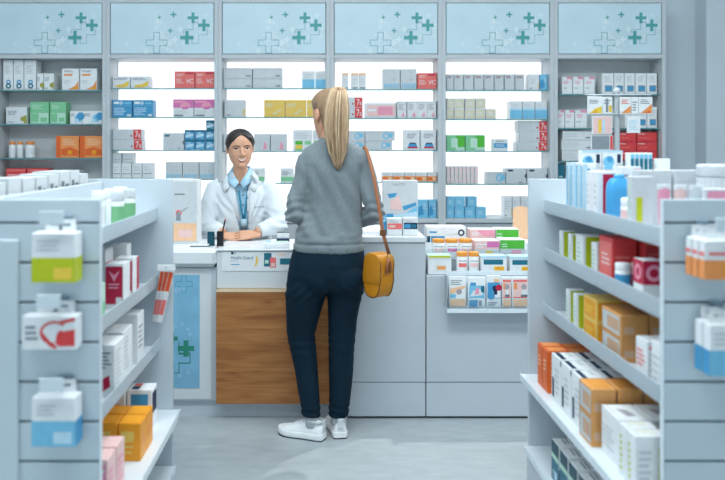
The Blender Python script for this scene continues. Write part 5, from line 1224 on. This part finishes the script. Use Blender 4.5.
# sweater
mb = MB()
mb.loft([ell((c, 3.75 + dy, z), X1, Y1, a, b, 36, p) for z, c, a, b, p, dy in (
 (.893, .018, .163, .118, 2.5, 0), (.905, .018, .169, .122, 2.5, 0), (.93, .018, .170, .123, 2.5, 0), (.955, .019, .1655, .12, 2.5, 0), (1.0, .021, .158, .113, 2.5, 0), (1.06, .026, .143, .108, 2.4, 0), (1.13, .033, .134, .106, 2.3, 0),
 (1.20, .038, .134, .108, 2.3, 0), (1.27, .043, .142, .110, 2.4, 0), (1.32, .044, .155, .104, 2.5, 0), (1.36, .043, .158, .09, 2.4, 0), (1.388, .040, .142, .075, 2.2, 0), (1.408, .034, .104, .064, 2.1, 0), (1.425, .028, .066, .058, 2, 0))], 'sweater')
for S, E, W in ((LS, LE, LW), (RS, RE, RW)):
    sgn = -1 if S is LS else 1
    a1 = S*.65+E*.35 + Vector((sgn*.004, 0, 0)); a2 = S*.3+E*.7
    mb.tube([S + Vector((-sgn*.03, 0, .012)), S, a1, a2, E, E*.55+W*.45, W*.85+E*.15, W], [.05, .053, .049, .047, .047, .046, .038, .034], 'sweater', 18)
    d = (W-E).normalized(); mb.tube([W - d*.05, W - d*.03, W + d*.005], [.040, .036, .034], 'sweater', 18)
mb.loft([ell((.026, 3.752, z), X1, Y1, a, a*.93, 28) for z, a in ((1.405, .068), (1.42, .062), (1.432, .057), (1.44, .054))], 'sweater')
me = rem(mb, .0058, 5)
def sw_wr(co, n):
    d = .004*noise.noise(Vector((co.x*9, co.y*9, co.z*5)))
    side = abs(co.x - .03)
    # drape from the shoulder blades to the hem, bunching at the elbows
    d += .015*noise.noise(Vector((co.x*19 + co.z*9, co.y*8, co.z*4))) * smoothstep(.88, 1.0, co.z) * (1 - smoothstep(1.25, 1.36, co.z))
    for E in (LE, RE):
        q = (co - E).length
        d += .0055*math.exp(-(q/.075)**2) * math.sin((co.z*1.0 + co.y*.5)*150 + 3*noise.noise(co*12))
    d += .009*math.exp(-((co.z - .965)/.03)**2) * noise.noise(Vector((co.x*14, co.y*14, co.z*30)))
    d -= .006*math.exp(-((co.z - .937)/.007)**2)
    if co.z < .932: d += .001*math.sin(math.atan2(co.y - 3.75, co.x - .018)*150)
    d -= .004*math.exp(-((co.x - .035)/.02)**2) * smoothstep(1.0, 1.1, co.z) * (1 - smoothstep(1.3, 1.38, co.z)) * (1 if co.y < 3.75 else 0)
    return d
wrinkle(me, sw_wr)
put(obj_from(me, 'sweater', ['sweater'], cu))
# trousers
mb = MB()
def legring(y, l, r, Yc, dk): 
    a = wx(l, Yc); b = wx(r, Yc); w = (b-a)/2
    return ell(((a+b)/2, Yc, wz(y, Yc)), X1, Y1, w, w*dk, 26, 2.2)
Yk = lambda y, a, b, c: (a + (b-a)*smoothstep(285, 345, y)) if y <= 345 else (b + (c-b)*smoothstep(345, 415, y))
L = [(268, 290, 331), (280, 287, 329.5), (292, 285.3, 326.6), (305, 285.6, 323), (318, 286, 319), (334, 286.6, 315), (345, 289, 316), (358, 292, 317), (371, 295, 318), (384, 297, 318.8), (398, 299.6, 319.6), (409, 301.2, 320.2), (415, 301.6, 320.4)]
Rr = [(268, 322, 366), (280, 324.5, 366), (292, 327.2, 363.3), (305, 327.6, 359.8), (318, 328, 357.3), (334, 328.2, 355.8), (345, 328.4, 354.6), (358, 328.6, 354), (371, 328.8, 353.2), (384, 329, 352), (398, 329, 350.4), (409, 328.6, 348.8), (415, 328.4, 348.2)]
mb.loft([legring(y, l, r, Yk(y, 3.752, 3.785, 3.742), 1.08 if y < 330 else 1.12) for y, l, r in L][::-1], 'jeans')
mb.loft([legring(y, l, r, Yk(y, 3.752, 3.775, 3.772), 1.08 if y < 330 else 1.12) for y, l, r in Rr][::-1], 'jeans')
mb.loft([ell((wx((l+r)/2, 3.75), 3.75 - dy, wz(y, 3.75)), X1, Y1, wx(r, 3.75)/2 - wx(l, 3.75)/2, d, 34, 2.4) for y, l, r, d, dy in ((291, 287, 363.8, .075, .005), (284, 286.5, 365.5, .10, .008), (274, 287.3, 366, .118, .01), (262, 289.6, 365.6, .12, .008), (250, 292.8, 363.6, .112, .004), (240, 295.5, 361.5, .104, 0))], 'jeans')
for s, cx in ((-1, -.035), (1, .1)): mb.ball((cx, 3.70, .775), .088, 'jeans', 12, sc=(1, .9, 1.05))
me = rem(mb, .0055, 5)
def tr_wr(co, n):
    d = .0018*noise.noise(Vector((co.x*12, co.y*12, co.z*7)))
    for K in (K_L, K_R): d += .0012*math.exp(-((co.z - .45)/.06)**2)*math.sin(co.z*140 + co.x*40 + 4*noise.noise(co*9))*(.7 if co.y < K.y else .4)
    d += .0035*math.exp(-((co.z - .70)/.04)**2)*math.sin(co.z*120 + abs(co.x - .03)*120)
    d += .003*math.exp(-((co.z - .13)/.035)**2)*math.sin(co.z*190 + co.x*30)
    d -= .0022*math.exp(-((co.x - .03)/.004)**2)*smoothstep(.72, .76, co.z)*(1 if co.y < 3.75 else 0)
    return d
wrinkle(me, tr_wr)
put(obj_from(me, 'trousers', ['jeans'], cu))
# socks and sneakers
mb = MB()
for A in (A_L, A_R):
    mb = MB(); mb.loft([ell((A.x, A.y, z), X1, Y1, a, a*1.15, 18) for z, a in ((.06, .036), (.09, .034), (.125, .033))], 'sock'); put(mb.build('sock', cu, smooth=True))
def shoeM(heel, toe):
    d = Vector((toe[0]-heel[0], toe[1]-heel[1], 0)); d.normalize(); return Matrix(((d.x, -d.y, 0, heel[0]), (d.y, d.x, 0, heel[1]), (0, 0, 1, 0), (0, 0, 0, 1)))
for hl, to in (((-.003, 3.708), (-.225, 3.815)), ((.074, 3.722), (.045, 3.96))):
    put(sneaker(cu, shoeM(hl, to) @ Matrix.Diagonal((.92, 1.1, 1.14, 1))))
# hair
def zl_c(a):
    y = math.cos(a)
    t = [(-1, -.078), (-.6, -.072), (-.3, -.035), (-.2, .02), (-.12, .03), (.1, .032), (.3, .03), (.5, .045), (.75, .066), (1, .07)]
    return lerp_table(t, y)[0]
put(hair_cap(Mh, zl_c, .009, 'hair_root', 'hair', cu, ridge=.0022))
tie = Vector((wx(337, 3.69), 3.678, wz(95, 3.69)))
mb = MB(); rnd = random.Random(11)
path = [(334.5, 97, 3.70), (336.5, 89.5, 3.672), (338.5, 89.5, 3.645), (338, 97, 3.628), (337, 110, 3.62), (336.5, 124, 3.622), (337, 138, 3.628), (337.5, 152, 3.632), (338, 162, 3.634), (338, 169, 3.634)]
rx = [.02, .026, .034, .046, .055, .056, .053, .043, .028, .012]; ry = [.02, .026, .03, .032, .033, .032, .03, .026, .018, .008]
cen = [Vector((wx(a, Y), Y, wz(b, Y))) for a, b, Y in path]
core = MB(); core.loft([ell(c, X1, (0, .9, .45) if k < 3 else Y1, a*.93, b*.93, 24) for k, (c, a, b) in enumerate(zip(cen, rx, ry))][::-1], 'hair_blonde')
pt = put(core.build('ponytail', cu, smooth=True))
for q in range(130):
    th = rnd.uniform(0, 2*PI); rad = math.sqrt(rnd.uniform(.45, 1)); end = rnd.uniform(.72, 1.0); ph = rnd.uniform(-.25, .25)
    pts = []; rr = []
    for k, c in enumerate(cen):
        if k/(len(cen)-1) > end + .05: break
        w_ = th + ph*k*.12
        u2 = Vector(Y1) if k >= 3 else Vector((0, .9, .45))
        pts.append(c + Vector(X1)*(rx[k]*rad*math.cos(w_)) + u2*(ry[k]*rad*math.sin(w_))); rr.append((.0048, .0056, .006, .006, .006, .0058, .0052, .0045, .0034, .0016)[k])
    if len(pts) > 3:
        rr[-1] *= .3; mb.tube(pts, rr, rnd.choice(('hair_blonde', 'hair_blonde', 'hair_light', 'hair_root')), 6, flat=.7)
st = mb.build('strands', pt, smooth=True)
mb = MB(); mb.tube([tie + Vector((.022*math.cos(q), .01 + .012*math.sin(q), .018*math.sin(q)-.004)) for q in [2*PI*k/14 for k in range(15)]], .005, 'hair_root', 8); put(mb.build('hair_tie', cu, smooth=True))
mb = MB(); e_ = Mh @ Vector((-.083, -.002, -.034)); mb.ball(e_, .004, 'brass', 8); put(mb.build('earring', cu, smooth=True))
for o in cu.children: 
    if o.name.startswith('ear') : pass

# ================================================================ the bag
BU = Vector((.6, -.8, 0)); BV = Vector((.8, .6, 0)); BC = Vector((.246, 3.652, .694))
Mb = Matrix(((BU.x, BV.x, 0, 0), (BU.y, BV.y, 0, 0), (0, 0, 1, 0), (0, 0, 0, 1))) @ Matrix.Rotation(math.radians(4), 4, 'Y')
bg = thing('shoulder_bag', 'mustard yellow saddle bag hanging at the blonde woman\'s right hip', 'bag', BC)
def bring(y, sc, w=.062, h=.206):
    out = []
    for j in range(36):
        a = 2*PI*j/36; c, si = math.cos(a), math.sin(a)
        if si >= 0: x = w*math.copysign(abs(c)**.6, c)*.93; z = h*.62 + h*.38*abs(si)**.6
        else: x = w*math.copysign(abs(c)**.7, c); z = h*.62 - h*.62*abs(si)**.72
        x *= 1 - .0*z
        out.append(Mb @ Vector((x*sc, y, h*.5 + (z - h*.5)*sc)))
    return out
mb = MB(); mb.loft([bring(y, s) for y, s in ((-.042, .9), (-.041, .95), (-.036, .985), (.036, .985), (.041, .95), (.042, .9))], 'mustard'); mb.build('body', bg, smooth=True, angle=50)
mb = MB()
fl = []
for y, s, cut in ((-.047, .97, .35), (-.046, 1.0, .33), (-.03, 1.03, .5), (.03, 1.03, .6), (.046, 1.0, .7)):
    r = bring(y, s); fl.append([Vector((p.x, p.y, max(p.z, .206*cut))) for p in r])
mb.loft(fl, 'mustard_dark'); mb.build('flap', bg, smooth=True, angle=50)
for sy in (-1, 1):
    mb = MB(); r = bring(sy*.0405, .985); mb.tube(r + [r[0]], .0028, 'piping_brown', 6); mb.build('piping', bg, smooth=True)
mb = MB()
gx = .063
mb.tube([Mb @ Vector((gx+.003, -.012, .125)), Mb @ Vector((gx+.006, -.01, .165)), Mb @ Vector((gx+.004, 0, .195))], .006, 'tan_strap', 8, flat=.5)
mb.tube([Mb @ Vector((gx+.003, .012, .125)), Mb @ Vector((gx+.006, .01, .165)), Mb @ Vector((gx+.004, 0, .195))], .006, 'tan_strap', 8, flat=.5)
ring_c = Mb @ Vector((gx+.004, 0, .203)); mb.tube([ring_c + Vector((.009*math.cos(q), 0, .009*math.sin(q))) for q in [2*PI*k/14 for k in range(15)]], .002, 'brass', 6)
mb.build('strap_loop', bg, smooth=True)
mb = MB(); rel = lambda v: Vector(v) - BC
top = BC + ring_c + Vector((0, 0, .008))
sp = [top, Vector((.266, 3.59, 1.0)), Vector((.249, 3.605, 1.12)), Vector((.228, 3.635, 1.25)), Vector((.207, 3.668, 1.345)), Vector((.197, 3.705, 1.383)), Vector((.190, 3.75, 1.398)), Vector((.186, 3.80, 1.385)), Vector((.182, 3.845, 1.32)), Vector((.172, 3.868, 1.2)), Vector((.16, 3.872, 1.07)), Vector((.15, 3.86, .9))]
sp = [Vector((p.x, p.y, p.z)) for p in sp]
mb.tube([rel(p) for p in sp], .0082, 'tan_strap', 10, flat=.22, up=(1, 0, 0))
st = mb.build('strap', bg, smooth=True)
mb = MB(); q = rel(Vector((.266, 3.589, 1.0))); mb.box(q.x-.014, q.x+.014, q.y-.007, q.y+.006, q.z-.014, q.z+.014, 'piping_brown', c=.002); mb.build('buckle', st)

# ================================================================ the pharmacist
YP = 4.5
ph = thing('person', 'smiling dark-haired woman in white lab coat standing behind the service desk', 'person', (-.485, 4.56, 0))
def putp(o):
    if o.parent is ph: o.location = (.485, -4.56, 0)
    return o
Mp = Matrix.Translation((-.487, 4.475, 1.390)) @ Matrix.Rotation(PI + math.radians(13), 4, 'Z') @ Matrix.Rotation(math.radians(2), 4, 'Y') @ Matrix.Rotation(math.radians(-5), 4, 'X') @ Matrix.Diagonal((1.0, .93, .9, 1))
PCX = -.487
aLS, aLE, aLW = Vector((-.635, 4.54, 1.155)), Vector((-.688, 4.47, .945)), Vector((-.585, 4.395, .918))   # picture left, her right arm
aRS, aRE, aRW = Vector((-.335, 4.54, 1.16)), Vector((-.262, 4.48, .955)), Vector((-.372, 4.395, .922))
mb = MB(); head_shape(mb, Mp, .88)
mb.loft([ell((-.487, 4.53 - .02*k, z), X1, Y1, a, a, 24) for k, (z, a) in enumerate(((1.18, .065), (1.21, .05), (1.25, .041), (1.34, .040)))], 'skin_tan')
mb.loft([ell((PCX, 4.56 + dy, z), X1, Y1, a, b, 28, 2.3) for z, a, b, dy in ((.62, .14, .09, .06), (.75, .145, .095, .05), (.9, .125, .085, .03), (1.05, .13, .085, 0), (1.13, .14, .075, -.01), (1.19, .075, .055, -.015))], 'skin_tan')
for S, E, W in ((aLS, aLE, aLW), (aRS, aRE, aRW)): mb.tube([S, (S+E)/2, E, (E+W)/2, W, W + (W-E).normalized()*.02], [.034, .03, .024, .028, .024, .023], 'skin_tan', 14)
for sx in (-1, 1): mb.tube([(PCX+sx*.075, 4.62, .72), (PCX+sx*.08, 4.63, .42), (PCX+sx*.085, 4.66, .09), (PCX+sx*.085, 4.65, .05), (PCX+sx*.09, 4.55, .03)], [.075, .05, .032, .032, .022], 'skin_tan', 14)
me = rem(mb, .0042, 3); sculpt(me, Mp)
hb = MB()
hand(hb, frame(aLW + Vector((.012, -.002, -.022)), (.98, -.10, -.06), (0, -.42, .9)), 1, (.10, .22, .2), 1.0)
me = append(me, rem(hb, .0021, 2))
hb = MB()
hand(hb, frame(aRW + Vector((-.012, -.016, -.016)), (-.98, -.15, -.05), (0, -.5, .86)), -1, (.16, .5, .4), 1.9)
me = append(me, rem(hb, .0021, 2))
body = putp(obj_from(me, 'body', ['skin_tan'], ph))
face(body, Mp, ph)
for o in list(ph.children):
    if o is not body: putp(o)
def zl_p(a):
    return lerp_table([(-1, -.07), (-.6, -.065), (-.3, -.045), (-.12, -.024), (.1, -.016), (.3, -.002), (.5, .016), (.7, .038), (.85, .056), (.95, .074), (1, .088)], math.cos(a))[0]
putp(hair_cap(Mp, zl_p, .008, 'hair_dark', 'hair', ph, part=True, ridge=.001))
mb = MB(); mb.ball(Mp @ Vector((0, -.112, -.01)), .035, 'hair_dark', 12); putp(mb.build('hair_bun', ph, smooth=True))
# shirt
mb = MB()
mb.loft([ell((PCX, 4.56 + dy, z), X1, Y1, a, b, 30, 2.4) for z, a, b, dy in ((.7, .15, .10, .05), (.9, .138, .1, .028), (1.05, .14, .1, 0), (1.13, .148, .088, -.01), (1.17, .12, .075, -.014), (1.205, .062, .06, -.018), (1.222, .054, .055, -.02))], 'shirt')
me = rem(mb, .006, 4); wrinkle(me, lambda co, n: .002*noise.noise(Vector((co.x*20, co.y*9, co.z*9))))
shirt = putp(obj_from(me, 'shirt', ['shirt'], ph)); bsh = bvh_of(shirt.data)
def wpatch(bvh, top, bot, off, m, name, par, rows=6, thick=.003, y0=3.9, fb=4.44):
    mb = MB(); n = len(top); g = []
    for r in range(rows+1):
        t = r/rows
        for (x0, z0), (x1, z1) in zip(top, bot):
            x, z = x0+(x1-x0)*t, z0+(z1-z0)*t
            h = bvh.ray_cast(Vector((x, y0, z)), Vector((0, 1, 0)))
            g.append(Vector((x, (h[0].y if h[0] else fb) - off, z)))
    i = mb.mi(m); mb.v = [tuple(p) for p in g]
    for r in range(rows):
        for k in range(n-1): mb.f.append([r*n+k, r*n+k+1, (r+1)*n+k+1, (r+1)*n+k]); mb.m.append(i)
    o = mb.build(name, par, smooth=True)
    so = o.modifiers.new('s', 'SOLIDIFY'); so.thickness = thick; so.offset = 0
    return putp(o)
def seg(a, b, n=5): return [(a[0]+(b[0]-a[0])*k/(n-1), a[1]+(b[1]-a[1])*k/(n-1)) for k in range(n)]
# trousers and shoes, behind the desk
for sx in (-1, 1):
    mb = MB(); mb.loft([ell((PCX+sx*cx, y, z), X1, Y1, a, a*1.1, 20) for z, cx, y, a in ((.06, .085, 4.655, .052), (.42, .08, 4.63, .066), (.72, .075, 4.61, .092), (.8, .07, 4.60, .085))], 'dark_cloth'); putp(mb.build('trouser_leg', ph, smooth=True))
    mb = MB(); mb.loft([ell((PCX+sx*.088, 4.68 - x, .0325), (1,0,0), (0,0,1), w, .032, 16, 2.6) for x, w in ((0, .02), (.01, .034), (.08, .036), (.16, .042), (.21, .034), (.235, .012))], 'shoe_black'); putp(mb.build('shoe', ph, smooth=True))
# coat
mb = MB()
mb.loft([ell((PCX, 4.56 + dy, z), X1, Y1, a, b, 36, 2.4) for z, a, b, dy in ((.42, .225, .17, .06), (.6, .21, .155, .055), (.75, .19, .138, .045), (.9, .168, .125, .025), (1.0, .165, .12, .008), (1.08, .168, .118, -.004), (1.13, .170, .108, -.01), (1.165, .155, .094, -.012), (1.19, .118, .08, -.012), (1.21, .08, .07, -.012), (1.222, .066, .064, -.012))], 'coat')
for S, E, W in ((aLS, aLE, aLW), (aRS, aRE, aRW)):
    sgn = -1 if S is aLS else 1
    mb.tube([S + Vector((-sgn*.03, 0, .01)), S, S*.6+E*.4 + Vector((sgn*.006, 0, 0)), S*.2+E*.8, E, E*.55+W*.45, W*.85+E*.15, W], [.054, .057, .056, .056, .056, .053, .041, .038], 'coat', 18)
me = rem(mb, .0058, 4)
def co_wr(co, n):
    d = .004*noise.noise(Vector((co.x*10, co.y*8, co.z*6))) + .0035*noise.noise(Vector((co.x*22, co.y*16, co.z*9)))
    for E in (aLE, aRE):
        q = (co - E).length; d += .0065*math.exp(-(q/.09)**2)*math.sin((co.z + co.x*.5*(1 if E is aRE else -1))*110 + 4*noise.noise(co*10))
    for S, s in ((aLS, -1), (aRS, 1)):
        q = (co - (S + Vector((-s*.05, -.09, -.1)))).length; d += .005*math.exp(-(q/.08)**2)*math.sin((co.x*s*.9 - co.z*.6)*120 + 3*noise.noise(co*8))
    return d
wrinkle(me, co_wr)
opening = [(1.30, -.550, -.424), (1.21, -.540, -.432), (1.13, -.524, -.441), (1.05, -.507, -.441), (.9, -.488, -.436), (.70, -.474, -.45), (.6, -.468, -.456), (.4, -.47, -.45)]
bm = bmesh.new(); bm.from_mesh(me)
kill = []
tb = sorted((z, a, b) for z, a, b in opening)
for f in bm.faces:
    c = f.calc_center_median()
    if c.y < 4.52 + .04 and c.z > .40 and abs(c.x - PCX) < .12 and f.normal.y < .25:
        a, b = lerp_table(tb, c.z)
        if a < c.x < b: kill.append(f)
bcoat = bvh_of(me)
bmesh.ops.delete(bm, geom=kill, context='FACES'); bm.to_mesh(me); bm.free()
coat = putp(obj_from(me, 'lab_coat', ['coat'], ph))
so = coat.modifiers.new('s', 'SOLIDIFY'); so.thickness = .0035; so.offset = -1
def pp(a, b, Y=4.46): return (wx(a, Y), wz(b, Y))
# lapels, collar, pocket, shirt collar
wpatch(bcoat, [pp(232.5, 173), pp(228.5, 178), pp(226, 185), pp(229.5, 189), pp(227.5, 193), pp(240, 221)], [pp(234.8, 176), pp(234.8, 181), pp(235.4, 187), pp(236.2, 192), pp(237.2, 199), pp(241.2, 223)], .010, 'coat', 'lapel', coat, thick=.005)
wpatch(bcoat, [pp(252.5, 173), pp(257, 178), pp(260, 184), pp(256.5, 188), pp(259, 192), pp(249.5, 222)], [pp(250.3, 176), pp(250.3, 181), pp(250.2, 187), pp(250.0, 192), pp(249.8, 199), pp(248.8, 224)], .010, 'coat', 'lapel', coat, thick=.005)
def flap(A, B, m, name, par, rows=4, thick=.004):
    """a folded cloth flap between two 3-D edges"""
    mb = MB(); n = len(A); i = mb.mi(m)
    for r in range(rows+1):
        t = r/rows
        for p, q in zip(A, B):
            v = Vector(p).lerp(Vector(q), t); v.y -= .006*math.sin(PI*t); mb.v.append(tuple(v))
    for r in range(rows):
        for k in range(n-1): mb.f.append([r*n+k, r*n+k+1, (r+1)*n+k+1, (r+1)*n+k]); mb.m.append(i)
    o = mb.build(name, par, smooth=True); so = o.modifiers.new('s', 'SOLIDIFY'); so.thickness = thick; so.offset = 0
    return putp(o)
for sg in (-1, 1):
    X = lambda d: PCX + sg*d
    flap([(X(.03), 4.585, 1.284), (X(.05), 4.545, 1.282), (X(.046), 4.497, 1.268), (X(.030), 4.462, 1.232), (X(.003), 4.446, 1.194)],
         [(X(.045), 4.605, 1.235), (X(.078), 4.545, 1.232), (X(.074), 4.478, 1.215), (X(.056), 4.440, 1.188), (X(.026), 4.424, 1.160)], 'shirt', 'shirt_collar', shirt)
    flap([(X(.03), 4.605, 1.262), (X(.066), 4.555, 1.258), (X(.075), 4.49, 1.235), (X(.066), 4.452, 1.20), (X(.056), 4.436, 1.165)],
         [(X(.05), 4.63, 1.205), (X(.098), 4.565, 1.215), (X(.104), 4.487, 1.195), (X(.100), 4.462, 1.168), (X(.090), 4.442, 1.138)], 'coat', 'coat_collar', coat, thick=.005)
wpatch(bsh, seg(pp(242, 183), pp(242.4, 236), 9), seg(pp(244, 183), pp(244.4, 236), 9), .0022, 'shirt', 'placket', shirt, rows=2, thick=.001)
for y in (186, 195, 205, 215, 225):
    h = bsh.ray_cast(Vector((wx(243.2, 4.46), 3.9, wz(y, 4.46))), Vector((0, 1, 0)))
    if h[0]:
        mb = MB(); mb.ball(h[0] - Vector((0, .003, 0)), .0048, 'button', 8, sc=(1, .5, 1)); putp(mb.build('button', shirt, smooth=True))
wpatch(bsh, seg(pp(247.5, 184), pp(243.2, 219), 9), seg(pp(249.3, 184), pp(245.2, 219), 9), .006, 'lanyard', 'lanyard', shirt, rows=2, thick=.0015)
wpatch(bsh, seg(pp(238.2, 190), pp(242.2, 219), 9), seg(pp(239.6, 190), pp(243.8, 219), 9), .006, 'lanyard', 'lanyard', shirt, rows=2, thick=.0015)
wpatch(bsh, seg(pp(240.5, 219), pp(246.5, 219)), seg(pp(240.5, 229), pp(246.5, 229)), .008, 'pale', 'name_badge', shirt, rows=2, thick=.0015)
wpatch(bcoat, seg(pp(253.5, 205), pp(264, 205)), seg(pp(253.5, 207), pp(264, 207)), .0035, 'coat_seam', 'pocket_edge', coat, rows=2, thick=.001)
wpatch(bcoat, seg(pp(222, 181.5), pp(227, 181.5)), seg(pp(222, 185), pp(227, 185)), .004, 'ink', 'badge', coat, rows=2, thick=.001)
# ---------------------------------------------------------------- light and camera
def area(name, loc, sx, sy, power, col=(1, 1, 1), rot=(0, 0, 0)):
    l = bpy.data.lights.new(name, 'AREA'); l.shape = 'RECTANGLE'; l.size = sx; l.size_y = sy; l.energy = power; l.color = col
    o = bpy.data.objects.new(name, l); COL.objects.link(o); o.location = loc; o.rotation_euler = rot; return o
COOL = (.87, .97, 1.0)
area('ceiling_panel', (.4, 4.3, 3.55), 6.2, .4, 16, COOL)
area('ceiling_panel', (.4, 2.1, 3.55), 6.2, .5, 112, COOL)
area('ceiling_panel', (-.9, .7, 3.55), 2.6, .8, 46, COOL)
area('aisle_fill', (.1, 2.6, 3.55), .7, 1.6, 30, COOL)  # added fill lamp, brightens the shelf faces turned to the aisle
area('front_fill', (.4, -2.1, 1.6), 5.5, 2.2, 17, (.80, .95, 1.0), (PI/2, 0, 0))  # added cool fill behind the camera, the front wall has no window
sp = bpy.data.lights.new('downlight', 'SPOT'); sp.energy = 160; sp.spot_size = math.radians(112); sp.spot_blend = .3; sp.shadow_soft_size = .04; sp.color = (1, .98, .95)
so_ = bpy.data.objects.new('downlight', sp); COL.objects.link(so_); so_.location = (1.5, 4.8, 2.95)
so_.rotation_euler = (Vector((-.3, 2.5, 0)) - Vector((1.5, 4.8, 2.95))).to_track_quat('-Z', 'Y').to_euler()
w = bpy.data.worlds.new('World'); SC.world = w; w.use_nodes = True
w.node_tree.nodes['Background'].inputs[0].default_value = (.55, .7, .8, 1); w.node_tree.nodes['Background'].inputs[1].default_value = .15
cam = bpy.data.cameras.new('camera'); co_ = bpy.data.objects.new('camera', cam); COL.objects.link(co_)
co_.location = (0, 0, EYE); co_.rotation_euler = (PI/2, 0, 0)
cam.sensor_width = 36; cam.lens = F/725*36
cam.shift_x = (362.5 - CX)/725; cam.shift_y = -(240 - CY)/725
cam.clip_start = .05
cam.dof.use_dof = True; cam.dof.focus_distance = 4.1; cam.dof.aperture_fstop = (cam.lens/1000)/.019
SC.camera = co_
SC.view_settings.view_transform = 'Standard'; SC.view_settings.look = 'None'; SC.view_settings.gamma = 1; SC.view_settings.use_curve_mapping = False
SC.view_settings.exposure = -.03
SC.cycles.use_denoising = True
SC.cycles.max_bounces = 8; SC.cycles.transparent_max_bounces = 24
SC.cycles.sample_clamp_indirect = 6
